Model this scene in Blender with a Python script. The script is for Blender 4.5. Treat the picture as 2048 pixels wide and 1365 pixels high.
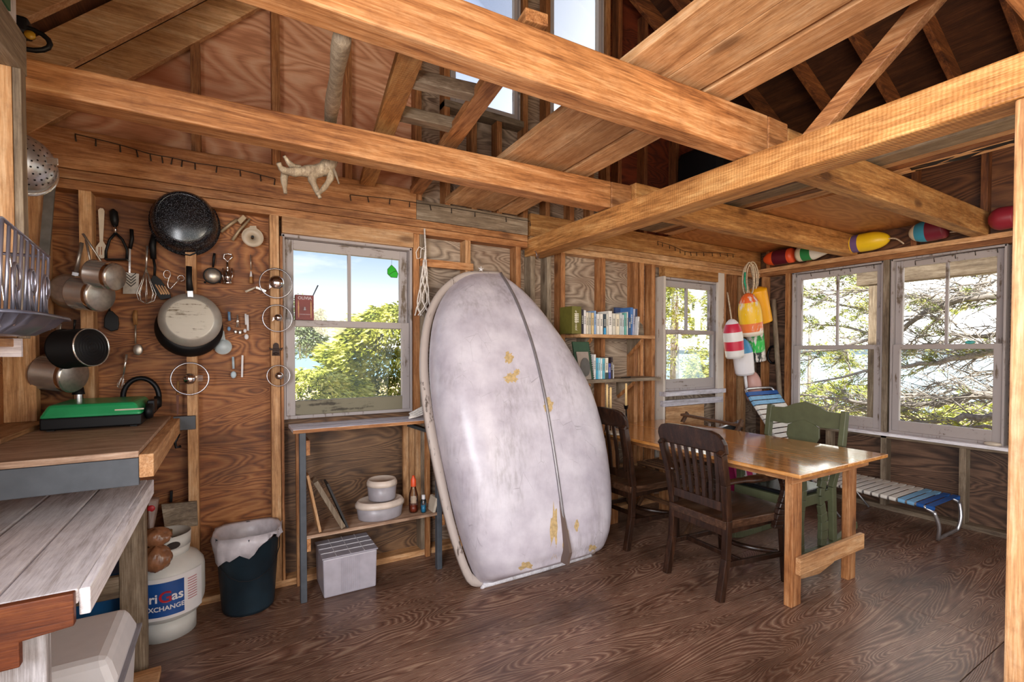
import bpy, bmesh, math, random
from mathutils import Vector, Matrix
random.seed(7)
for o in list(bpy.data.objects): bpy.data.objects.remove(o)
SC=bpy.context.scene; COL=SC.collection
V=Vector; R=math.radians; PI=math.pi
# ---------------------------------------------------------------- camera
CH=1.35; FPX=955.5; YAW=R(30.6); PIT=R(1.11); PY=721.2
cd=bpy.data.cameras.new('camera'); cam=bpy.data.objects.new('camera',cd); COL.objects.link(cam)
cam.location=(0,0,CH); cam.rotation_euler=(R(90)-PIT,0,-YAW)
cd.sensor_width=36; cd.lens=FPX/2048*36; cd.shift_y=(PY-682.5)/2048; cd.clip_start=.02; cd.clip_end=5000
SC.camera=cam
SC.view_settings.view_transform='Standard'; SC.view_settings.look='None'
SC.view_settings.gamma=1; SC.view_settings.exposure=0.15; SC.view_settings.use_curve_mapping=False
SC.cycles.use_denoising=True; SC.cycles.max_bounces=8; SC.cycles.diffuse_bounces=5
SC.cycles.transparent_max_bounces=16; SC.cycles.sample_clamp_indirect=6
# ---------------------------------------------------------------- world (sky)
w=bpy.data.worlds.new('sky'); SC.world=w; w.use_nodes=True; nt=w.node_tree; nt.nodes.clear()
def N(nt,t,**k):
    n=nt.nodes.new(t)
    for a,b in k.items():
        if a in n.inputs: n.inputs[a].default_value=b
        else: setattr(n,a,b)
    return n
def ramp(nt,stops,fac=None,interp='LINEAR'):
    n=nt.nodes.new('ShaderNodeValToRGB'); r=n.color_ramp; r.interpolation=interp
    while len(r.elements)<len(stops): r.elements.new(.5)
    for e,(p,c) in zip(r.elements,stops):
        e.position=p; e.color=(*c,1) if len(c)==3 else c
    if fac is not None: nt.links.new(fac,n.inputs[0])
    return n
tc=N(nt,'ShaderNodeTexCoord'); sx=N(nt,'ShaderNodeSeparateXYZ'); nt.links.new(tc.outputs['Generated'],sx.inputs[0])
rz=ramp(nt,[(0,(1.3,1.3,1.28)),(.06,(1.45,1.45,1.43)),(.12,(.86,.96,1.06)),(.2,(.47,.64,.83)),(.4,(.68,.76,1.0)),(.85,(.5,.62,.95))],sx.outputs[2])
mp=N(nt,'ShaderNodeMapping'); mp.inputs['Scale'].default_value=(1.2,1.2,4.5); nt.links.new(tc.outputs['Generated'],mp.inputs[0])
nz=N(nt,'ShaderNodeTexNoise',Scale=2.2,Detail=7.0,Roughness=.55); nt.links.new(mp.outputs[0],nz.inputs['Vector'])
cr=ramp(nt,[(.56,(0,0,0)),(.76,(1,1,1))],nz.outputs[0])
mx=N(nt,'ShaderNodeMixRGB'); nt.links.new(cr.outputs[0],mx.inputs[0]); nt.links.new(rz.outputs[0],mx.inputs[1]); mx.inputs[2].default_value=(1.3,1.3,1.3,1)
hx=N(nt,'ShaderNodeMapRange',interpolation_type='SMOOTHSTEP');hx.inputs[1].default_value=.35;hx.inputs[2].default_value=.85;nt.links.new(sx.outputs[0],hx.inputs[0])
mh=N(nt,'ShaderNodeMixRGB');nt.links.new(hx.outputs[0],mh.inputs[0]);nt.links.new(mx.outputs[0],mh.inputs[1]);mh.inputs[2].default_value=(3.4,3.4,3.3,1)   # bright haze over the sea
bg=N(nt,'ShaderNodeBackground',Strength=1.1); nt.links.new(mh.outputs[0],bg.inputs[0])
wo=N(nt,'ShaderNodeOutputWorld'); nt.links.new(bg.outputs[0],wo.inputs[0])
# ---------------------------------------------------------------- sun and fill lights
def lamp(name,kind,loc,rot,energy,color=(1,1,1),**k):
    d=bpy.data.lights.new(name,kind); d.energy=energy; d.color=color
    for a,b in k.items(): setattr(d,a,b)
    o=bpy.data.objects.new(name,d); COL.objects.link(o); o.location=loc; o.rotation_euler=rot
    return o
lamp('sun','SUN',(-8,-8,14),(R(42),0,R(-38)),12,(1,.95,.86),angle=R(.6))
# unseen fill lights added behind and beside the camera to brighten the room
lamp('rear_fill','AREA',(1.6,-1.75,1.35),(R(84),0,0),28,(1,.95,.88),shape='RECTANGLE',size=4.2,size_y=2.2)  # added soft area fill from behind the camera
lamp('side_fill','AREA',(-.78,-.3,1.55),(0,R(-90),0),125,(.96,.97,1),shape='RECTANGLE',size=1.0,size_y=1.7)  # added area fill from the left, for directional light
lamp('room_lamp','POINT',(1.2,-.9,1.8),(0,0,0),58,(1,.84,.62),shadow_soft_size=.25)  # added warm fill without a fixture, to warm the beams
# ---------------------------------------------------------------- pixel <-> world (2048x1365 frame)
_f=V((math.sin(YAW)*math.cos(PIT),math.cos(YAW)*math.cos(PIT),-math.sin(PIT)))
_r=V((math.cos(YAW),-math.sin(YAW),0)); _u=_r.cross(_f); _c=V((0,0,CH))
def ray(x,y): return _f+_r*((x-1024)/FPX)-_u*((y-PY)/FPX)
def WY(x,y,Y): d=ray(x,y); return _c+d*(Y/d.y)
def WX(x,y,X): d=ray(x,y); return _c+d*(X/d.x)
def WZ(x,y,Z): d=ray(x,y); return _c+d*((Z-CH)/d.z)
def WP(x,y,n,k): d=ray(x,y); n=V(n); return _c+d*((k-n.dot(_c))/n.dot(d))
# ---------------------------------------------------------------- mesh builder
ORG={}
class MB:
    def __init__(s,M=None): s.v=[];s.f=[];s.fm=[];s.sm=[];s.M=M;s.mi=0
    def add(s,vs,fs,smooth=False):
        b=len(s.v)
        s.v+=[ (s.M@V(p)) if s.M else V(p) for p in vs]
        for f in fs: s.f.append(tuple(b+i for i in f)); s.fm.append(s.mi); s.sm.append(smooth)
        return s
    def hexa(s,p):   # 8 corners: bottom 4 ccw, top 4
        return s.add(p,[(0,3,2,1),(4,5,6,7),(0,1,5,4),(1,2,6,5),(2,3,7,6),(3,0,4,7)])
    def box(s,x0,x1,y0,y1,z0,z1):
        return s.hexa([(x0,y0,z0),(x1,y0,z0),(x1,y1,z0),(x0,y1,z0),(x0,y0,z1),(x1,y0,z1),(x1,y1,z1),(x0,y1,z1)])
    def bar(s,p,q,w,h,up=(0,0,1),w2=None,h2=None):
        p=V(p);q=V(q);d=(q-p).normalized();up=V(up)
        a=d.cross(up)
        if a.length<1e-4: a=d.cross(V((1,0,0)))
        a.normalize();b=a.cross(d).normalized()
        w2=w if w2 is None else w2;h2=h if h2 is None else h2
        r=[]
        for c,ww,hh in ((p,w,h),(q,w2,h2)):
            for i,j in ((-1,-1),(1,-1),(1,1),(-1,1)): r.append(c+a*(i*ww/2)+b*(j*hh/2))
        return s.hexa(r)
    def tube(s,pts,r,n=8,closed=False,smooth=True,cap=True,flat=1):
        pts=[V(p) for p in pts];m=len(pts)
        rs=r if isinstance(r,(list,tuple)) else [r]*m
        vs=[];fs=[];pa=None
        for i,p in enumerate(pts):
            if closed: d=pts[(i+1)%m]-pts[i-1]
            else: d=pts[min(i+1,m-1)]-pts[max(i-1,0)]
            if d.length<1e-9: d=V((0,0,1))
            d.normalize()
            if pa is None:
                a=d.cross(V((0,0,1)))
                if a.length<.05: a=d.cross(V((0,1,0)))
            else: a=pa-d*pa.dot(d)
            a.normalize();pa=a;b=d.cross(a)
            for k in range(n):
                t=2*PI*k/n; vs.append(p+(a*math.cos(t)+b*math.sin(t)*flat)*rs[i])
        for i in range(m if closed else m-1):
            j=(i+1)%m
            for k in range(n):
                l=(k+1)%n; fs.append((i*n+k,i*n+l,j*n+l,j*n+k))
        if cap and not closed: fs.append(tuple(range(n-1,-1,-1)));fs.append(tuple((m-1)*n+k for k in range(n)))
        return s.add(vs,fs,smooth)
    def lathe(s,prof,o=(0,0,0),ax=(0,0,1),n=24,smooth=True,mats=None,sx=1,sy=1,ref=None,a0=0,a1=2*PI,close=False):
        o=V(o);ax=V(ax).normalized()
        a=V(ref) if ref else (ax.cross(V((0,1,0))) if abs(ax.y)<.9 else ax.cross(V((0,0,1))))
        a=(a-ax*a.dot(ax)).normalized();b=ax.cross(a)
        full=abs(a1-a0-2*PI)<1e-6; cols=n if full else n+1
        ring=[];
        for r,z in prof:
            ring.append([o+ax*z+(a*math.cos(a0+(a1-a0)*k/n)*sx+b*math.sin(a0+(a1-a0)*k/n)*sy)*r for k in range(cols)])
        m0=s.mi
        for i in range(len(prof)-1):
            if mats: s.mi=mats[i]
            vs=ring[i]+ring[i+1];fs=[]
            for k in range(n):
                l=(k+1)%cols; fs.append((k,l,cols+l,cols+k))
            s.add(vs,fs,smooth)
        s.mi=m0
        for i,flip in ((0,True),(-1,False)):
            if close and prof[i][0]>1e-5 and full:
                if mats: s.mi=mats[i]
                s.add(ring[i],[tuple(range(n))])
        s.mi=m0
        return s
    def prism(s,poly,fr,t,smooth=False):   # poly 2d; fr=(origin,u,v,n): extrude along n by t
        o,u,v,n=[V(q) for q in fr]
        m=len(poly)
        a=[o+u*x+v*y for x,y in poly]; b=[p+n*t for p in a]
        s.add(a+b,[tuple(range(m-1,-1,-1)),tuple(range(m,2*m))])
        return s.add(a+b,[(i,(i+1)%m,m+(i+1)%m,m+i) for i in range(m)],smooth)
    def slab(s,pts,off):     # 3d polygon extruded by vector
        m=len(pts);a=[V(p) for p in pts];b=[p+V(off) for p in a]
        return s.add(a+b,[tuple(range(m-1,-1,-1)),tuple(range(m,2*m))]+[(i,(i+1)%m,m+(i+1)%m,m+i) for i in range(m)])
    def grid(s,rows,smooth=True,cu=False):
        n=len(rows[0]);vs=[p for r in rows for p in r];fs=[]
        for i in range(len(rows)-1):
            for j in range(n if cu else n-1):
                l=(j+1)%n; fs.append((i*n+j,i*n+l,(i+1)*n+l,(i+1)*n+j))
        return s.add(vs,fs,smooth)
    def ball(s,c,r,n=12,m=8,sc=(1,1,1)):
        rows=[[V(c)+V((r*sc[0]*math.sin(PI*i/m)*math.cos(2*PI*k/n),r*sc[1]*math.sin(PI*i/m)*math.sin(2*PI*k/n),r*sc[2]*math.cos(PI*i/m))) for k in range(n)] for i in range(m+1)]
        return s.grid(rows,True,True)
    def build(s,name,mat,parent=None,bevel=0,solid=0,sub=0,weld=True,recalc=True):
        me=bpy.data.meshes.new(name)
        if parent is not None: o0=ORG[parent.name]
        else:
            lo=V((min(p.x for p in s.v),min(p.y for p in s.v),min(p.z for p in s.v)));hi=V((max(p.x for p in s.v),max(p.y for p in s.v),max(p.z for p in s.v)))
            o0=V(((lo.x+hi.x)/2,(lo.y+hi.y)/2,lo.z))
        me.from_pydata([p-o0 for p in s.v],[],s.f)
        ms=mat if isinstance(mat,(list,tuple)) else [mat]
        for m in ms: me.materials.append(m)
        me.polygons.foreach_set('material_index',s.fm); me.polygons.foreach_set('use_smooth',s.sm)
        if weld or recalc:
            bm=bmesh.new();bm.from_mesh(me)
            if weld: bmesh.ops.remove_doubles(bm,verts=bm.verts,dist=2e-5)
            if recalc: bmesh.ops.recalc_face_normals(bm,faces=bm.faces)
            bm.to_mesh(me);bm.free()
        me.update()
        o=bpy.data.objects.new(name,me);COL.objects.link(o)
        if parent is not None: o.parent=parent
        else: o.location=o0
        ORG[o.name]=o0
        if solid: m=o.modifiers.new('solid','SOLIDIFY');m.thickness=solid;m.offset=0
        if sub: m=o.modifiers.new('sub','SUBSURF');m.levels=sub;m.render_levels=sub
        if bevel: m=o.modifiers.new('bevel','BEVEL');m.width=bevel;m.segments=2;m.limit_method='ANGLE';m.angle_limit=R(40)
        return o
def tag(o,label,cat,group=None,kind=None):
    o['label']=label;o['category']=cat
    if group:o['group']=group
    if kind:o['kind']=kind
    return o
def thing(name,label,cat,loc,group=None):
    o=bpy.data.objects.new(name,None);COL.objects.link(o);o.location=loc;o.empty_display_size=.05
    ORG[o.name]=V(loc);return tag(o,label,cat,group)
def struct(o): o['kind']='structure';return o
def text_mb(s,size,fr,depth=.001,extr=None,bend=None,bold=False,align='CENTER'):
    """letters as a mesh in frame fr=(origin,u,v,n); bend=(center,radius,z0) wraps on a vertical cylinder"""
    cu=bpy.data.curves.new('t','FONT');cu.body=s;cu.size=size;cu.extrude=depth;cu.align_x=align;cu.resolution_u=3
    if bold: cu.offset=size*.018
    ob=bpy.data.objects.new('t',cu);COL.objects.link(ob)
    dg=bpy.context.evaluated_depsgraph_get();me=bpy.data.meshes.new_from_object(ob.evaluated_get(dg))
    vs=[v.co.copy() for v in me.vertices];fs=[tuple(p.vertices) for p in me.polygons]
    bpy.data.objects.remove(ob);bpy.data.curves.remove(cu);bpy.data.meshes.remove(me)
    m=MB()
    if bend:
        c,r,ang0,z0=bend
        pts=[V((c[0]+(r+p.z)*math.sin(ang0+p.x/r),c[1]-(r+p.z)*math.cos(ang0+p.x/r),z0+p.y)) for p in vs]
    else:
        o,u,v,n=[V(q) for q in fr];pts=[o+u*p.x+v*p.y+n*p.z for p in vs]
    m.add(pts,fs);return m
# ---------------------------------------------------------------- materials
def lin(h):
    h=h.lstrip('#');c=[int(h[i:i+2],16)/255 for i in (0,2,4)]
    return tuple(x/12.92 if x<=.04045 else ((x+.055)/1.055)**2.4 for x in c)
def newmat(name):
    m=bpy.data.materials.new(name);m.use_nodes=True;nt=m.node_tree
    b=nt.nodes['Principled BSDF'];return m,nt,b
def plain(name,hexc,rough=.5,metal=0,noise=.12,nscale=18,bump=0,spec=.5,trans=0,**k):
    m,nt,b=newmat(name);c=lin(hexc)
    tc=N(nt,'ShaderNodeTexCoord');nz=N(nt,'ShaderNodeTexNoise',Scale=nscale,Detail=4.0)
    nt.links.new(tc.outputs['Object'],nz.inputs['Vector'])
    r=ramp(nt,[(.3,tuple(x*(1-noise) for x in c)),(.7,tuple(min(1,x*(1+noise)) for x in c))],nz.outputs[0])
    nt.links.new(r.outputs[0],b.inputs['Base Color'])
    b.inputs['Roughness'].default_value=rough;b.inputs['Metallic'].default_value=metal
    b.inputs['Specular IOR Level'].default_value=spec;b.inputs['Transmission Weight'].default_value=trans
    if bump:
        bp=N(nt,'ShaderNodeBump',Strength=bump,Distance=.004);nt.links.new(nz.outputs[0],bp.inputs['Height']);nt.links.new(bp.outputs[0],b.inputs['Normal'])
    return m
def wood(name,dark,mid,light,axis='Z',k=1.0,stain=.45,rough=.62,knots=.75,bump=.35,sawn=0,staincol=None,mottle=.6):
    m,nt,b=newmat(name);L=nt.links.new
    tc=N(nt,'ShaderNodeTexCoord');oi=N(nt,'ShaderNodeObjectInfo')
    mu=N(nt,'ShaderNodeVectorMath',operation='SCALE');cb=N(nt,'ShaderNodeCombineXYZ')
    for i in range(3): L(oi.outputs['Random'],cb.inputs[i])
    L(cb.outputs[0],mu.inputs[0]);mu.inputs['Scale'].default_value=23.0
    ad=N(nt,'ShaderNodeVectorMath',operation='ADD');L(tc.outputs['Object'],ad.inputs[0]);L(mu.outputs[0],ad.inputs[1])
    def mapped(al,ac):
        q=N(nt,'ShaderNodeMapping');s=[ac*k]*3;s['XYZ'.index(axis)]=al*k;q.inputs['Scale'].default_value=s;L(ad.outputs[0],q.inputs[0]);return q.outputs[0]
    n1=N(nt,'ShaderNodeTexNoise',Scale=2.2,Detail=6.0,Roughness=.62,Distortion=.5);L(mapped(.9,11),n1.inputs['Vector'])
    n2=N(nt,'ShaderNodeTexNoise',Scale=6.0,Detail=3.0,Roughness=.6);L(mapped(1.6,34),n2.inputs['Vector'])
    n3=N(nt,'ShaderNodeTexNoise',Scale=1.7,Detail=4.0,Roughness=.6);L(mapped(.8,2.4),n3.inputs['Vector'])
    vo=N(nt,'ShaderNodeTexVoronoi',Scale=1.0);L(mapped(1.7,4.2),vo.inputs['Vector'])
    mixf=N(nt,'ShaderNodeMix');mixf.inputs[0].default_value=.42;L(n1.outputs[0],mixf.inputs[2]);L(n2.outputs[0],mixf.inputs[3])
    r=ramp(nt,[(.34,lin(dark)),(.5,lin(mid)),(.66,lin(light))],mixf.outputs[0])
    sr=ramp(nt,[(.36,(0,0,0)),(.72,(1,1,1))],n3.outputs[0])
    sm=N(nt,'ShaderNodeMath',operation='MULTIPLY');sm.inputs[1].default_value=stain;L(sr.outputs[0],sm.inputs[0])
    m1=N(nt,'ShaderNodeMixRGB',blend_type='MIX');L(sm.outputs[0],m1.inputs[0]);L(r.outputs[0],m1.inputs[1]);m1.inputs[2].default_value=(*lin(staincol or dark),1)
    kr=ramp(nt,[(0,(knots,)*3),(.07,(knots*.8,)*3),(.13,(0,0,0))],vo.outputs[0])
    m2=N(nt,'ShaderNodeMixRGB',blend_type='MULTIPLY');L(kr.outputs[0],m2.inputs[0]);L(m1.outputs[0],m2.inputs[1]);m2.inputs[2].default_value=(.16,.09,.05,1)
    n4=N(nt,'ShaderNodeTexNoise',Scale=7.0,Detail=9.0,Roughness=.72);L(mapped(2.0,3.2),n4.inputs['Vector'])
    r4=ramp(nt,[(.34,(.6,.54,.5)),(.5,(.95,.95,.95)),(.66,(1.15,1.15,1.15))],n4.outputs[0])
    m4=N(nt,'ShaderNodeMixRGB',blend_type='MULTIPLY');m4.inputs[0].default_value=mottle;L(m2.outputs[0],m4.inputs[1]);L(r4.outputs[0],m4.inputs[2]);m2=m4
    hs=N(nt,'ShaderNodeHueSaturation');L(m2.outputs[0],hs.inputs['Color'])
    mr=N(nt,'ShaderNodeMapRange');mr.inputs[3].default_value=.82;mr.inputs[4].default_value=1.18;L(oi.outputs['Random'],mr.inputs[0]);L(mr.outputs[0],hs.inputs['Value'])
    L(hs.outputs[0],b.inputs['Base Color']);b.inputs['Roughness'].default_value=rough
    h=mixf.outputs[0]
    if sawn:
        wv=N(nt,'ShaderNodeTexWave',wave_type='BANDS',bands_direction=axis,Scale=24.0,Distortion=2.5);wv.inputs['Detail Scale'].default_value=2.0
        L(ad.outputs[0],wv.inputs['Vector']);am=N(nt,'ShaderNodeMath',operation='MULTIPLY_ADD');L(wv.outputs[0],am.inputs[0]);am.inputs[1].default_value=sawn;L(mixf.outputs[0],am.inputs[2]);h=am.outputs[0]
    bp=N(nt,'ShaderNodeBump',Strength=bump,Distance=.006);L(h,bp.inputs['Height']);L(bp.outputs[0],b.inputs['Normal'])
    return m
def ply(name,dark,mid,light,axis='X',rings=9,rough=.6,stain=.5,staincol='#3a1a0c',k=1.0,knots=.8,spots=0,sharp=1,off=0,bump=.2,soft=.5,stretch=1,stops=(.12,.42,.8)):
    dark='#'+''.join('%02x'%int(int(dark[i:i+2],16)*(1-soft)+int(mid[i:i+2],16)*soft) for i in (1,3,5))
    light='#'+''.join('%02x'%int(int(light[i:i+2],16)*(1-soft*.6)+int(mid[i:i+2],16)*soft*.6) for i in (1,3,5))
    m,nt,b=newmat(name);L=nt.links.new
    tc=N(nt,'ShaderNodeTexCoord')
    def mapped(al,ac,o=0):
        q=N(nt,'ShaderNodeMapping');s=[ac*k]*3;s['XYZ'.index(axis)]=al*k;q.inputs['Scale'].default_value=s;q.inputs['Location'].default_value=(off+o,off*1.7+o,off*.6);L(tc.outputs['Object'],q.inputs[0]);return q.outputs[0]
    n1=N(nt,'ShaderNodeTexNoise',Scale=1.0,Detail=2.0,Roughness=.45,Distortion=.7);L(mapped(.75*stretch,3.0),n1.inputs['Vector'])
    mm=N(nt,'ShaderNodeMath',operation='MULTIPLY');mm.inputs[1].default_value=rings*3.2;L(n1.outputs[0],mm.inputs[0])
    pp=N(nt,'ShaderNodeMath',operation='PINGPONG');pp.inputs[1].default_value=.5;L(mm.outputs[0],pp.inputs[0])
    n2=N(nt,'ShaderNodeTexNoise',Scale=5.0,Detail=3.0,Roughness=.65);L(mapped(1.4,26),n2.inputs['Vector'])
    n3=N(nt,'ShaderNodeTexNoise',Scale=1.3,Detail=5.0,Roughness=.6);L(mapped(.9,1.6,7),n3.inputs['Vector'])
    mf=N(nt,'ShaderNodeMath',operation='MULTIPLY_ADD');mf.inputs[1].default_value=1.35*sharp;L(pp.outputs[0],mf.inputs[0])
    f2=N(nt,'ShaderNodeMath',operation='MULTIPLY_ADD');f2.inputs[1].default_value=.9;f2.inputs[2].default_value=-.3;L(n2.outputs[0],f2.inputs[0]);L(f2.outputs[0],mf.inputs[2])
    r=ramp(nt,[(stops[0],lin(dark)),(stops[1],lin(mid)),(stops[2],lin(light))],mf.outputs[0])
    sr=ramp(nt,[(.42,(0,0,0)),(.7,(stain,)*3)],n3.outputs[0])
    m1=N(nt,'ShaderNodeMixRGB');L(sr.outputs[0],m1.inputs[0]);L(r.outputs[0],m1.inputs[1]);m1.inputs[2].default_value=(*lin(staincol),1)
    vo=N(nt,'ShaderNodeTexVoronoi',Scale=1.0);L(mapped(1.3,2.6,3),vo.inputs['Vector'])
    kr=ramp(nt,[(0,(knots,)*3),(.05,(knots*.8,)*3),(.1,(0,0,0))],vo.outputs[0])
    m2=N(nt,'ShaderNodeMixRGB',blend_type='MULTIPLY');L(kr.outputs[0],m2.inputs[0]);L(m1.outputs[0],m2.inputs[1]);m2.inputs[2].default_value=(.2,.1,.06,1)
    L(m2.outputs[0],b.inputs['Base Color']);b.inputs['Roughness'].default_value=rough
    bp=N(nt,'ShaderNodeBump',Strength=bump,Distance=.004);L(mf.outputs[0],bp.inputs['Height']);L(bp.outputs[0],b.inputs['Normal'])
    return m
def painted(name,base,under,amount=.35,rough=.55,axis='Z',k=1,blot=.5):
    """worn paint: bare patches of the stuff below, with streaks"""
    m,nt,b=newmat(name);L=nt.links.new
    tc=N(nt,'ShaderNodeTexCoord')
    q=N(nt,'ShaderNodeMapping');s=[22*k]*3;s['XYZ'.index(axis)]=2.2*k;q.inputs['Scale'].default_value=s;L(tc.outputs['Object'],q.inputs[0])
    n1=N(nt,'ShaderNodeTexNoise',Scale=1.6,Detail=6.0,Roughness=.65);L(q.outputs[0],n1.inputs['Vector'])
    n2=N(nt,'ShaderNodeTexNoise',Scale=5.0*k,Detail=6.0,Roughness=.65);L(tc.outputs['Object'],n2.inputs['Vector'])
    ml=N(nt,'ShaderNodeMix');ml.inputs[0].default_value=blot;L(n1.outputs[0],ml.inputs[2]);L(n2.outputs[0],ml.inputs[3])
    r=ramp(nt,[(.27+amount*.3,lin(under)),(.31+amount*.32,lin(base)),(.8,tuple(min(1,x*1.08) for x in lin(base)))],ml.outputs[0])
    L(r.outputs[0],b.inputs['Base Color']);b.inputs['Roughness'].default_value=rough
    bp=N(nt,'ShaderNodeBump',Strength=.2,Distance=.003);L(ml.outputs[0],bp.inputs['Height']);L(bp.outputs[0],b.inputs['Normal'])
    return m
def glassmat(name,tint=(1,1,1),spec=.12,rough=.02):
    m=bpy.data.materials.new(name);m.use_nodes=True;nt=m.node_tree;nt.nodes.clear();L=nt.links.new
    o=N(nt,'ShaderNodeOutputMaterial');t=N(nt,'ShaderNodeBsdfTransparent');t.inputs[0].default_value=(*tint,1)
    g=N(nt,'ShaderNodeBsdfGlossy');g.inputs['Roughness'].default_value=rough
    fr=N(nt,'ShaderNodeFresnel',IOR=1.45);mu=N(nt,'ShaderNodeMath',operation='MULTIPLY');mu.inputs[1].default_value=spec*8
    L(fr.outputs[0],mu.inputs[0]);mx=N(nt,'ShaderNodeMixShader');L(mu.outputs[0],mx.inputs[0]);L(t.outputs[0],mx.inputs[1]);L(g.outputs[0],mx.inputs[2]);L(mx.outputs[0],o.inputs[0])
    return m
def leafmat(name,a,bc,c):
    m,nt,b=newmat(name);L=nt.links.new
    tc=N(nt,'ShaderNodeTexCoord');nz=N(nt,'ShaderNodeTexNoise',Scale=4.5,Detail=6.0,Roughness=.75);L(tc.outputs['Object'],nz.inputs['Vector'])
    r=ramp(nt,[(.38,lin(a)),(.5,lin(bc)),(.62,lin(c))],nz.outputs[0]);L(r.outputs[0],b.inputs['Base Color'])
    b.inputs['Roughness'].default_value=.6
    return m
M={}
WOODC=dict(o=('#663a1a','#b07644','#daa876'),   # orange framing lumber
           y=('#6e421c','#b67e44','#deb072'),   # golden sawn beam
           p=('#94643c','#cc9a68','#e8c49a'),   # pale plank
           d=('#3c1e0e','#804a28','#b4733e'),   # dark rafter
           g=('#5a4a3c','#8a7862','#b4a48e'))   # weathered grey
for a in 'XYZ':
    for kx,(dk,md,lt) in WOODC.items():
        M['w'+kx+a]=wood('wood_%s_%s'%(kx,a),dk,md,lt,a,sawn=.35 if kx=='y' else 0,staincol={'o':'#6a3210','y':'#6a3e14','p':'#7a4a26','d':'#2c140a','g':'#3c3026'}[kx])
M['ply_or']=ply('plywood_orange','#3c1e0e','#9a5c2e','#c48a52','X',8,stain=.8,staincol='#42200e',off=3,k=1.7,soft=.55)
M['ply_dk']=ply('plywood_dark','#2e2018','#6a4c34','#94704e','X',9,stain=.6,staincol='#2a1a12',off=9,k=1.5)  # darker brown sheet around the kitchen window
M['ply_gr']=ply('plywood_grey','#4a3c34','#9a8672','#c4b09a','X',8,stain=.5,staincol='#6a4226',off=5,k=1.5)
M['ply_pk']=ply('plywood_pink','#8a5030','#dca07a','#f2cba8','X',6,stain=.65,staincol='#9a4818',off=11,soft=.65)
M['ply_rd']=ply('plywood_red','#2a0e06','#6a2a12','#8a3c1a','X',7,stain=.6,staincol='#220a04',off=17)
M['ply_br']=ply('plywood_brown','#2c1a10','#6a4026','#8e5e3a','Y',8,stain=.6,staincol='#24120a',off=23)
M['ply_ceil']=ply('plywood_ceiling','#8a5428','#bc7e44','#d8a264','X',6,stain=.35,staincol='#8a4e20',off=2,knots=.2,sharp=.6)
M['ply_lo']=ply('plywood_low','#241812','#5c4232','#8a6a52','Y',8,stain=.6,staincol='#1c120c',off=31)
M['floor']=ply('floor_plywood','#5c3e30','#826050','#b69a80','X',15,rough=.33,stain=.7,staincol='#3a251a',off=1,k=1.8,knots=.1,sharp=1.0,bump=.1,soft=.1,stretch=.5,stops=(.1,.55,1.05))
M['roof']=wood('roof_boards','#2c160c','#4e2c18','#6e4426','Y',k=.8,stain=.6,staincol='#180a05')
M['lidrim']=plain('lid_rim','#a29ea2',.25,.9)
M['sash']=painted('sash_paint','#a9a09e','#6a5a4a',.45,axis='Z')
M['sashx']=painted('sash_paint_x','#aca29e','#6a5a4a',.4,axis='X')
M['sashdk']=painted('sash_bare','#7d7660','#3c3424',.5,axis='X')
M['casing']=painted('casing_paint','#cfc3b6','#8a5c34',.45,axis='Z')
M['glass']=glassmat('window_glass',(.97,.98,.98),.06)
M['white']=wood('white_wash','#b8b2b2','#e8e6ec','#fefdff','Y',k=1.3,stain=.25,staincol='#a8968a',knots=.6,mottle=.3)
M['whitez']=wood('white_wash_z','#8c8684','#c4c2c6','#e8e6ea','Z',k=1.3,stain=.35,staincol='#94806e',knots=.3,mottle=.5)
M['whitex']=wood('white_wash_x','#a49ea0','#d8d4de','#f4f2f8','X',k=1.3,stain=.3,staincol='#8c7a6a',knots=.3,mottle=.5)
M['worn']=wood('worn_counter','#84644c','#c09c80','#e4cab4','X',k=1.3,stain=.3,staincol='#6a4830',rough=.55)
M['grey']=plain('grey_paint','#50555c',.6,noise=.15,bump=.1)
M['black']=plain('black_plastic','#101012',.5,spec=.3)
M['blackm']=plain('black_metal','#1c1c20',.4,.6)
M['steel']=plain('stainless_steel','#dcd8d2',.2,.85,noise=.06)
M['steelb']=plain('brushed_steel','#bcb4aa',.36,.8,noise=.15,nscale=60)
M['alu']=plain('aluminium','#c8c8ca',.33,.9)
M['chrome']=plain('chrome','#d8d4d4',.12,1,noise=.03)
M['wire']=plain('wire','#a09eac',.3,.8)
M['cream']=plain('cream_plastic','#d6c8b4',.45)
M['whitep']=plain('white_plastic','#e2e0e2',.4,noise=.05)
M['wooden']=wood('utensil_wood','#8a5a2c','#b8844c','#d8ac78','Z',k=3,knots=0)
M['rope']=plain('rope','#cbb79a',.9,noise=.35,nscale=90,bump=.4)
M['ropew']=plain('white_rope','#e6ded6',.9,noise=.2,nscale=90,bump=.4)
M['lead']=plain('string_light_wire','#2a2018',.6)
# ---------------------------------------------------------------- shell of the room
YA,YS=2.995,3.085        # stud faces and sheathing of the back wall
XB,XBS=4.79,4.88
XL=-.84
def walls(name,x0,x1,z0,z1,holes,mat,y0=YS,y1=YS+.016,axis='x'):
    xs=sorted({x0,x1,*[min(max(v,x0),x1) for h in holes for v in h[:2]]});zs=sorted({z0,z1,*[min(max(v,z0),z1) for h in holes for v in h[2:]]})
    b=MB()
    for i in range(len(xs)-1):
        for j in range(len(zs)-1):
            cx,cz=(xs[i]+xs[i+1])/2,(zs[j]+zs[j+1])/2
            if any(h[0]<cx<h[1] and h[2]<cz<h[3] for h in holes): continue
            if axis=='x': b.box(xs[i],xs[i+1],y0,y1,zs[j],zs[j+1])
            else: b.box(y0,y1,xs[i],xs[i+1],zs[j],zs[j+1])
    return struct(b.build(name,mat))
H1=(.262,1.03,.95,2.02);H2=(3.36,4.15,.98,2.02);G1=(1.30,1.86,3.03,4.3);G2=(2.12,2.66,3.03,4.5)
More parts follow.
